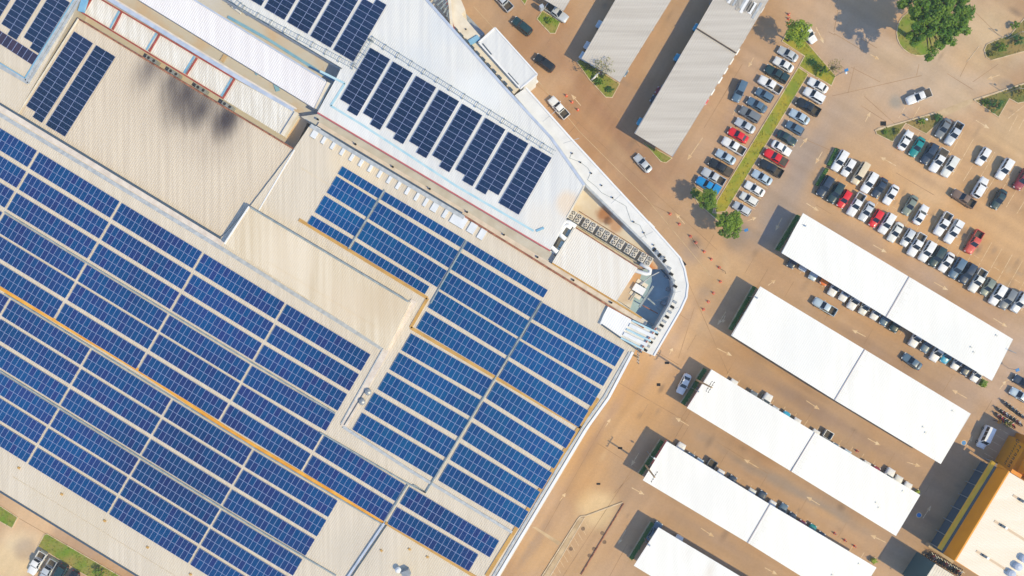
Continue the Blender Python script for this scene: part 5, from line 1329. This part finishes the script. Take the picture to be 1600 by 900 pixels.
row([('sedan', 933, 35, 'light blue'), ('sedan', 914, 68, 'silver'), ('sedan', 907, 84, 'light blue')], 211, 'left edge of shorter grey carport', 'cars under the grey carports', tip=1)
row([('sedan', 1041, 12, 'white'), ('sedan', 1031, 26, 'slate blue'), ('hatch', 1020, 46, 'white'), ('sedan', 1001, 77, 'navy'), ('sedan', 980, 115, 'slate blue')], 31, 'right edge of shorter grey carport', 'cars under the grey carports', tip=1)
row([('sedan', 1085, 40, 'cyan'), ('sedan', 1055, 87, 'cyan'), ('sedan', 1026, 139, 'maroon'), ('sedan', 1018, 152, 'navy'), ('sedan', 997, 187.5, 'cyan')], 211, 'left edge of long grey carport', 'cars under the grey carports', tip=1)
row([('sedan', 1193, 15, 'white'), ('hatch', 1163.5, 63, 'pearl white'), ('sedan', 1154.5, 81, 'white'), ('sedan', 1145, 96, 'pearl white'), ('sedan', 1136, 111, 'white'), ('suv', 1127, 126, 'white'), ('sedan', 1115.5, 144, 'white'), ('hatch', 1106, 159, 'red')], 31, 'right edge of long grey carport', 'cars under the grey carports', tip=1)
row([('pickup', 57, 880, 'white'), ('pickup', 74, 892, 'silver'), ('suv', 92, 898, 'dark green'), ('sedan', 110, 908, 'black')], 121, 'below the lawn at bottom left', 'cars at the bottom left')
for kind, x, y, h, c, lb in [('suv', 816, 40.5, 220, 'dark green', 'dark green SUV driving past the small diamond island'), ('suv', 851, 98, 217, 'black', 'black SUV driving past the entrance canopy'), ('pickup', 873, 168, 229, 'white', 'white pickup driving along the curved front beside the cones'),
                             ('sedan', 1005, 255, 228, 'silver', 'silver sedan driving below the long grey carport'), ('pickup', 785, 0, 228, 'silver', 'silver pickup cut off by the top edge of the photo'), ('suv', 1156, 142, 114, 'slate blue', 'slate blue car standing in the lane beside the parked row'),
                             ('sedan', 1264, 52, 54, 'white', 'white car half hidden under the lime-green tree'), ('pickup:flat', 1436, 151, 158, 'white', 'white pickup with black bed cover crossing the junction'), ('sedan', 1069, 600, 115, 'white', 'white sedan standing in the shade beside the hedge'),
                             ('pickup', 1289, 479, 211, 'light blue', 'pale blue pickup driving between the two upper white carports'), ('sedan', 1426, 565, 216, 'slate blue', 'dark slate sedan driving between the two upper white carports'), ('van', 1540, 683, 115, 'white', 'white van parked in the shade beside the yellow building'),
                             ('pickup', 1506, 310, 213, 'brown', 'dark brown-bedded pickup driving through the open lot'), ('sedan', 1600, 598, 211, 'navy', 'dark sedan at the right edge above the motorbikes'), ('sedan', 1595, 618, 211, 'light blue', 'pale blue sedan at the right edge beside the motorbikes'),
                             ('pickup', 870, 19.5, 35, 'silver', 'silver pickup sticking out below the grey carport corner')]:
    place(kind, x, y, h, c, lb, 'cars on the move and apart')
# spare wheel in the silver pickup's bed in the open lot
b = MB(); c = P(1497, 197, 1.0); ring_ = [(c.x + .34 * math.cos(k * .5236), c.y + .34 * math.sin(k * .5236), .8) for k in range(13)]; b.tube(ring_, .12, 6, cap=False)
tag(b.build('spare_tyre', M['dark']), 'black tyre lying in the bed of the silver pickup', 'tyre')

# motorbikes
def make_bike():
    t = empty('motorbike')
    b = MB(); b.tube([(-.85, 0, .55), (-.45, 0, .82), (0, 0, .78), (.3, 0, .68), (.55, 0, .95)], [.06, .16, .17, .14, .08], 8); b.box((-.1, 0, .45), (.6, .28, .35)); b.build('body', M['white_paint'], t)
    b = MB(); b.tube([(-.7, 0, .84), (-.35, 0, .9), (.05, 0, .84)], [.09, .14, .1], 8); b.build('seat', M['dark'], t)
    b = MB(); b.bar((.5, -.34, 1.05), (.5, .34, 1.05), .05, .05); b.bar((.5, 0, 1.03), (.66, 0, .3), .07, .07); b.build('handlebar', M['steel'], t)
    for x in (-.62, .66):
        b = MB(); ring_ = [(x + .25 * math.cos(k * .5236), 0, .3 + .25 * math.sin(k * .5236)) for k in range(13)]; b.tube(ring_, .06, 6, cap=False); b.build('wheel', M['dark'], t)
    for ch in t.children:
        if ch.material_slots[0].material == M['white_paint']: ch.material_slots[0].link = 'OBJECT'; ch.material_slots[0].material = PAINT['navy']
    return t
bike = make_bike(); nb_ = 0
def bikes(a, c, n, head, where, cols):
    global nb_
    for k in range(n):
        f = k / max(1, n - 1); x, y = a[0] + (c[0] - a[0]) * f, a[1] + (c[1] - a[1]) * f
        o = bike if nb_ == 0 else dup(bike, (0, 0, 0), 0); nb_ += 1
        p = P(x, y, .5); o.location = (p.x, p.y, 0); o.rotation_euler = (0, 0, -R(head + random.uniform(-8, 8)))
        cc = cols[k % len(cols)]
        for ch in o.children:
            if ch.material_slots[0].link == 'OBJECT': ch.material_slots[0].material = PAINT[cc]
        tag(o, '%s motorbike, %s from the left in the %s' % (cc, ORD[k], where), 'motorbike', 'parked motorbikes')
bikes((1571, 630), (1597, 650), 6, 240, 'upper bike row at the right edge', ['navy', 'black', 'slate blue'])
bikes((1562, 641), (1593, 661), 7, 240, 'middle bike row at the right edge', ['black', 'maroon', 'silver', 'navy'])
bikes((1560, 650), (1582, 664), 5, 240, 'lower bike row at the right edge', ['maroon', 'red', 'black'])
bikes((1452, 866), (1500, 895), 11, 320, 'bike row below the yellow building', ['black', 'maroon', 'silver', 'navy'])

# cones
def make_cone():
    t = empty('traffic_cone'); b = MB()
    b.box((0, 0, .03), (.5, .5, .06)); b.build('cone_base', M['cone'], t)
    b = MB(); b.tube([(0, 0, .06), (0, 0, .8), (0, 0, .9)], [.22, .07, .05], 12); b.build('cone_body', M['cone'], t)
    b = MB(); b.tube([(0, 0, .4), (0, 0, .58)], [.155, .118], 12); b.build('reflective_band', M['white_paint'], t)
    return t
cone = None
CN = [(885, 149, 'uppermost cone beside the white pickup by the curved front'), (894, 159, 'middle cone beside the white pickup by the curved front'), (903, 171, 'lowest cone beside the white pickup by the curved front')] + \
     [(x, y, 'cone, %s from the top in the line past the grass strip tip' % ORD[i]) for i, (x, y) in enumerate([(1047.5, 334), (1062, 350), (1079.5, 369), (1088, 379), (1101, 393), (1112, 405), (1124.5, 418), (1126.5, 440), (1115.5, 458), (1107.5, 471.5), (1100, 483.5)])] + \
     [(1233, 22, 'topmost of three cones above the lime-green tree'), (1233, 29, 'middle of three cones above the lime-green tree'), (1233, 36, 'lowest of three cones above the lime-green tree'), (1340, 705, 'lone cone at the edge of the middle white carport'), (1305, 834, 'left of three cones beside the fourth white carport'), (1321, 845, 'middle of three cones beside the fourth white carport'), (1336, 854, 'right of three cones beside the fourth white carport')]
for i, (x, y, lb) in enumerate(CN):
    if cone is None: cone = make_cone(); o = cone
    else: o = dup(cone, (0, 0, 0), 0)
    p = P(x, y, .3); o.location = (p.x, p.y, 0); o.rotation_euler = (0, 0, random.uniform(0, 1.5))
    tag(o, 'orange ' + lb, 'traffic cone', 'orange traffic cones')
b = MB(); barpx(b, [(1079, 368), (1092, 388)], .7, .05, .05); barpx(b, [(1124, 419), (1133, 424), (1134, 428)], .5, .06, .06)
tag(b.build('barrier_rope', M['dark']), 'dark rope barrier strung between the orange cones', 'rope')

# ------------------------------------------------------------ poles, lamps, signs
def upole(base, h, label, arms=2, ang=-AU):
    c = P(*base, 0); t = empty('utility_pole', c, ang, label, 'utility pole')
    b = MB(); b.tube([(0, 0, 0), (0, 0, h)], [.22, .15], 10); b.build('pole', M['concrete'], t)
    for k in range(arms):
        b = MB(); b.bar((0, -1.2 + .2 * k, h - .4 - k * 1.5), (0, 1.2 - .2 * k, h - .4 - k * 1.5), .12, .12); a = b.build('crossarm', M['steel'], t)
        for s in (-1.1, -.5, .5, 1.1):
            b = MB(); b.tube([(0, s, h - .4 - k * 1.5), (0, s, h - .1 - k * 1.5)], .07, 6); b.build('insulator', M['dark'], a)
    return t
upole((1087, 593), 11.5, 'utility pole with two crossarms rising over the middle carport', 2, -AU)
upole((1008, 726), 9.5, 'slim pole leaning over the end of the fourth white carport', 1, -AU)
upole((985, 552), 9.8, 'pole with a lattice top at the lower end of the curved front', 2, -AU + .5)
def lamp_post(base, h, label, arm=(.6, 0)):
    c = P(*base, 0); t = empty('lamp_post', c, -AU, label, 'lamp post', 'floodlights at the hedges')
    b = MB(); b.tube([(0, 0, 0), (0, 0, h), (arm[0], arm[1], h + .15)], [.07, .05, .04], 8); b.build('post', M['steel'], t)
    b = MB(); b.box((arm[0] + .12, arm[1], h + .15), (.42, .34, .2)); b.tube([(arm[0], arm[1], h + .1), (arm[0] + .1, arm[1], h + .3)], .1, 8); b.build('lamp_head', M['white_paint'], t)
for (x, y, lb) in ((1241, 354, 'topmost'), (1168, 463, 'widest'), (1079, 605, 'middle'), (1011, 705, 'fourth'), (1005, 838, 'lowest')):
    lamp_post((x, y), 4.4, 'white floodlight on a post at the %s white carport hedge' % lb)
lamp_post((1428, 190), 3.2, 'white lamp post on the wedge island of the open lot'); lamp_post((1570, 146), 4.0, 'white lamp post on the right-hand wedge island', (1.2, .4)); lamp_post((1572, 62), 4.5, 'lamp post on the island at the right edge', (1.6, .5)); lamp_post((1304, 120), 3.5, 'lamp post at the corner of the top island')
def sign(base, label, h=2.4, m='bluepaint', rz=.4):
    c = P(*base, 0); t = empty('road_sign', c, rz, label, 'road sign')
    b = MB(); b.tube([(0, 0, 0), (0, 0, h)], .05, 8); b.build('post', M['steel'], t)
    b = MB(); b.box((0, 0, h - .1), (.75, .55, .12)); b.build('board', M[m], t)
sign((1314, 115), 'blue sign on a post at the corner of the top island'); sign((1160, 361), 'blue sign beside the small bright green tree'); sign((1577, 576), 'blue panel on a post beyond the right carport end')
def pillar(base, label, m, d=(.6, .6, .9)):
    c = P(*base, 0); b = MB(); b.box((c.x, c.y, d[2] / 2), d, -AU); b.box((c.x, c.y, d[2] + .06), (d[0] * 1.25, d[1] * 1.25, .12), -AU); tag(b.build('kerb_post', m), label, 'post')
pillar((1000, 513), 'white block at the foot of the curved front', M['white_paint']) if False else None
def scooterlike():
    pass
# statue-like white bird shape on the green triangle: a twisted dead branch
b = MB(); b.tube([P(924, 125, .3), P(929, 121, .7), P(932, 117, .9), P(937, 113, 1.6)], [.12, .2, .22, .1], 7); b.tube([P(932, 117, .9), P(934, 121, .5)], [.14, .06], 6)
tag(b.build('dead_branch', M['white_paint'], None, True), 'pale twisted dead branch lying on the green triangle island', 'branch')
b = MB(); b.box(P(943, 111, 1.2), (1.0, .8, 2.2), .5); tag(b.build('cabinet', M['greybox']), 'grey cabinet at the lower left corner of the shorter grey carport', 'cabinet')
b = MB(); b.box(P(846, 12, 1.2), (.8, .7, 1.8), .5); tag(b.build('cabinet', M['gutterblue']), 'pale blue cabinet beside the small diamond island', 'cabinet')
for i, (x0, y0) in enumerate(((1550, 610), (1570, 622))):
    pass
b = MB(); b.tube([P(1588, 552, 0), P(1588, 552, 5)], [.08, .05], 8); b.bar(P(1588, 552, 5.1), P(1578, 547, 4.9), .12, .1); tag(b.build('lamp_mast', M['steel']), 'thin lamp mast beyond the right end of the topmost carport', 'lamp post')

# ------------------------------------------------------------ yellow building, bottom right
yb = empty('yellow_building', P(1560, 830, 0), 0, 'cream-roofed shop with an orange front wall and yellow awning', 'building')
ZY = 8.0
YR = [(1576, 737), (1640, 776), (1640, 950), (1610, 950), (1491, 876)]
under(walls(YR, ZY - .15, M['orange'], yb, 4.6, 'wall', 0.0)); b = MB(); b.prism([Vector((P(x, y, ZY).x, P(x, y, ZY).y, 4.6)) for x, y in YR], 0); under(b.build('shade_dark_wall', M['slot'], yb)); under(ribbed('roof', YR, ZY, M['creamroof'], yb, .5, .04, 'u'))  # lower wall coloured dark to stand for the shadow under the awning
# tall sign wall, and the awning over the pavement
w0, w1 = P(1585.5, 683, 7.2), P(1476.5, 864, 7.2)
tw0 = Vector((w0.x, w0.y, 0)); tw1 = Vector((w1.x, w1.y, 0))
b = MB()
n0 = P(1575, 735, ZY); n1 = P(1490.5, 875, ZY)
def bez(p, q, t): return p.lerp(q, t)
# sloping orange fascia from the awning line up to the roof edge
fo0, fo1 = P(1561, 724, 4.6), P(1476, 862, 4.6)
b.face([fo0, fo1, n1 + Vector((0, 0, .2)), n0 + Vector((0, 0, .2))])
b.face([n0 + Vector((0, 0, .2)), n1 + Vector((0, 0, .2)), n1 + Vector((.25, -.15, .2)), n0 + Vector((.25, -.15, .2))])
b.face([n1 + Vector((0, 0, .2)), fo1, Vector((n1.x, n1.y, 4.6))]); b.face([n0 + Vector((0, 0, .2)), fo0, Vector((n0.x, n0.y, 4.6))])
under(b.build('fascia', M['orange'], yb))
# the corner bay with lettering, standing further up the street
c0, c1, c2, c3 = P(1585, 683, 1.6), P(1562, 724, 1.6), P(1579, 738, 5.0), P(1603, 696, 5.0)
b = MB(); b.face([c0, c1, c2, c3])
ex = Vector((2.0, -1.2, 0)); b.prism([c3, c2, c2 + ex, c3 + ex], 1.0)
for p_, q_ in ((c0, c3), (c1, c2)): b.face([p_, q_, Vector((q_.x, q_.y, 1.0)), Vector((p_.x, p_.y, 1.0))])
b.face([c0, c1, Vector((c1.x, c1.y, 0)), Vector((c0.x, c0.y, 0))])
under(b.build('sign_wall', M['orange'], yb))
b = MB(); q0, q1 = P(1588, 676, 0), P(1561, 727, 0); q0.z = q1.z = 8.3
b.prism([q0, q1, q1 + Vector((16, -9.6, 0)), q0 + Vector((16, -9.6, 0))], 0); under(b.build('rear_block', M['orange'], yb))
b = MB(); e = [P(1551, 720, 3.6), P(1466.5, 857.5, 3.6), P(1471.5, 860.5, 3.9), P(1556, 723.5, 3.9)]; b.face(e); b.face([p - Vector((0, 0, .12)) for p in e]); b.face([e[0], e[1], e[1] - Vector((0, 0, .5)), e[0] - Vector((0, 0, .5))]); under(b.build('awning', M['yellow'], yb))
b = MB(); e = [P(1556.3, 723.7, 3.88), P(1471.8, 860.7, 3.88), P(1477, 864, 4.0), P(1562, 727, 4.0)]; b.face(e); under(b.build('awning_gutter', M['awngut'], yb))
for k in range(8):
    f = k / 7; p = P(1551.5 - 84 * f, 721 + 136 * f, 3.6); p.z = 0
    b = MB(); b.box((p.x, p.y, 1.7), (.12, .12, 3.4)); under(b.build('awning_post', M['steel'], yb))
for k in range(9):
    f = (k + .3) / 9; x, y = 1545 - 80 * f, 724 + 132 * f
    hh = random.uniform(.5, .9)
    tree(x, y, hh, .6, .7, 'potted shrub in front of the yellow awning, %s from the top' % ORD[k], M['dryleaf'] if k % 3 else M['hedge'], 90, .13, 6, 90 + k, name='potted_shrub', cat='shrub', group='shrubs along the awning')
# lettering (illegible in the photo at this size: two rows of small dark glyph strokes)
def on_sign(u, v):      # u along the wall from the upper end, v up the slope
    a = c0.lerp(c1, u); d = c3.lerp(c2, u); return a.lerp(d, v) + Vector((-.03, .02, .03))
rnd = random.Random(5)
for rowi, (v0, v1, n) in enumerate(((.28, .40, 9), (.58, .76, 6))):
    for k in range(n):
        u0 = .12 + k * (.84 / n); u1 = u0 + .84 / n * .62
        b = MB()
        b.face([on_sign(u0, v0), on_sign(u0 + (u1 - u0) * .3, v0), on_sign(u0 + (u1 - u0) * .3, v1), on_sign(u0, v1)])
        b.face([on_sign(u0, v1), on_sign(u1, v1), on_sign(u1, v1 - (v1 - v0) * .3), on_sign(u0, v1 - (v1 - v0) * .3)])
        if rnd.random() < .6: b.face([on_sign(u1 - (u1 - u0) * .3, v0), on_sign(u1, v0), on_sign(u1, v1), on_sign(u1 - (u1 - u0) * .3, v1)])
        under(b.build('sign_letter', M['letter'], yb))
b = MB()
for k in range(9):
    a = k * math.pi / 4.5; a2 = (k + 1) * math.pi / 4.5
    if k == 2: continue
    q = lambda r, t: on_sign(.04 + .045 * r * math.cos(t), .34 + .16 * r * math.sin(t))
    b.face([q(1, a), q(1, a2), q(.6, a2), q(.6, a)])
under(b.build('sign_emblem', M['letter'], yb))
for x, y in ((1583, 774), (1554, 814), (1525.5, 861)):
    under(strip_part('roof_channel', [(x, y), (x + 80, y + 50)], ZY + .08, .45, .05, M['brownstrip'], yb))
    b = MB(); c = P(x + 11, y + 7, ZY); b.box((c.x, c.y, ZY + .3), (.7, .5, .4), -AU); under(b.build('roof_unit', M['slot'], yb))
    b = MB(); c = P(x + 16, y + 10, ZY); b.box((c.x, c.y, ZY + .3), (.5, .5, .4), -AU); under(b.build('roof_unit', M['brightwhite'], yb))
for i, (x, y) in enumerate(((1588, 884), (1578, 895), (1598, 872))):
    b = MB(); c = P(x, y, ZY); b.tube([(c.x, c.y, ZY), (c.x, c.y, ZY + .7), (c.x, c.y, ZY + .85)], [.75, .75, .3], 16); tag(b.build('roof_tank', M['gutterblue'], None), 'pale round tank on the cream roof, %s of three' % ('middle', 'lowest', 'topmost')[i], 'tank', 'tanks on the cream roof')
kb = empty('kiosk', P(1470, 895, 0), 0, 'small cream-roofed kiosk at the bottom edge below the yellow building', 'building')
KR = [(1461, 881), (1512, 912), (1490, 950), (1437, 918)]
under(walls(KR, 6.2, M['kioskwall'], kb)); under(ribbed('roof', KR, 6.25, M['cream'], kb, .5, .04))
b = MB(); e = [P(1453, 886, 4), P(1432, 918, 4), P(1436, 920, 4.2), P(1457, 886, 4.2)]; b.face(e); under(b.build('awning', M['bluechannel'], kb))
# low walls at the pavement end of the yellow building
b = MB(); b.bar(P(1452, 852, 1.1), P(1490, 878, 1.1), .8, 1.1); tag(b.build('boundary_wall', M['concrete']), 'low tan wall between the yellow building and the bike row', 'wall')
tree(1451, 882, 1.2, .7, .6, 'bright green bush at the corner of the kiosk', M['leaf_bright'], 250, .15, 8, 77, name='bush', cat='bush', group='bushes on the islands')
tree(1561, 659, 1.5, .5, .5, 'small orange flowering bush beside the bike rows', mat('orange_flower', (.6, .25, .03), .8), 160, .13, 6, 78, name='bush', cat='bush', group='bushes on the islands')

# ------------------------------------------------------------ thin warm-season haze between the drone and the ground
hz = MB(); hz.box((0, 0, 71.5), (860, 860, 145))
haze = hz.build('haze', None)
hm = bpy.data.materials.new('haze_air'); hm.use_nodes = True
hn, hl = hm.node_tree.nodes, hm.node_tree.links
for nd in list(hn):
    if nd.type != 'OUTPUT_MATERIAL': hn.remove(nd)
pv = hn.new('ShaderNodeVolumePrincipled')
pv.inputs['Color'].default_value = (0.72, 0.86, 1.0, 1)
pv.inputs['Density'].default_value = 0.00028
hl.new(pv.outputs[0], [x for x in hn if x.type == 'OUTPUT_MATERIAL'][0].inputs['Volume'])
haze.data.materials.append(hm)
haze['kind'] = 'stuff'
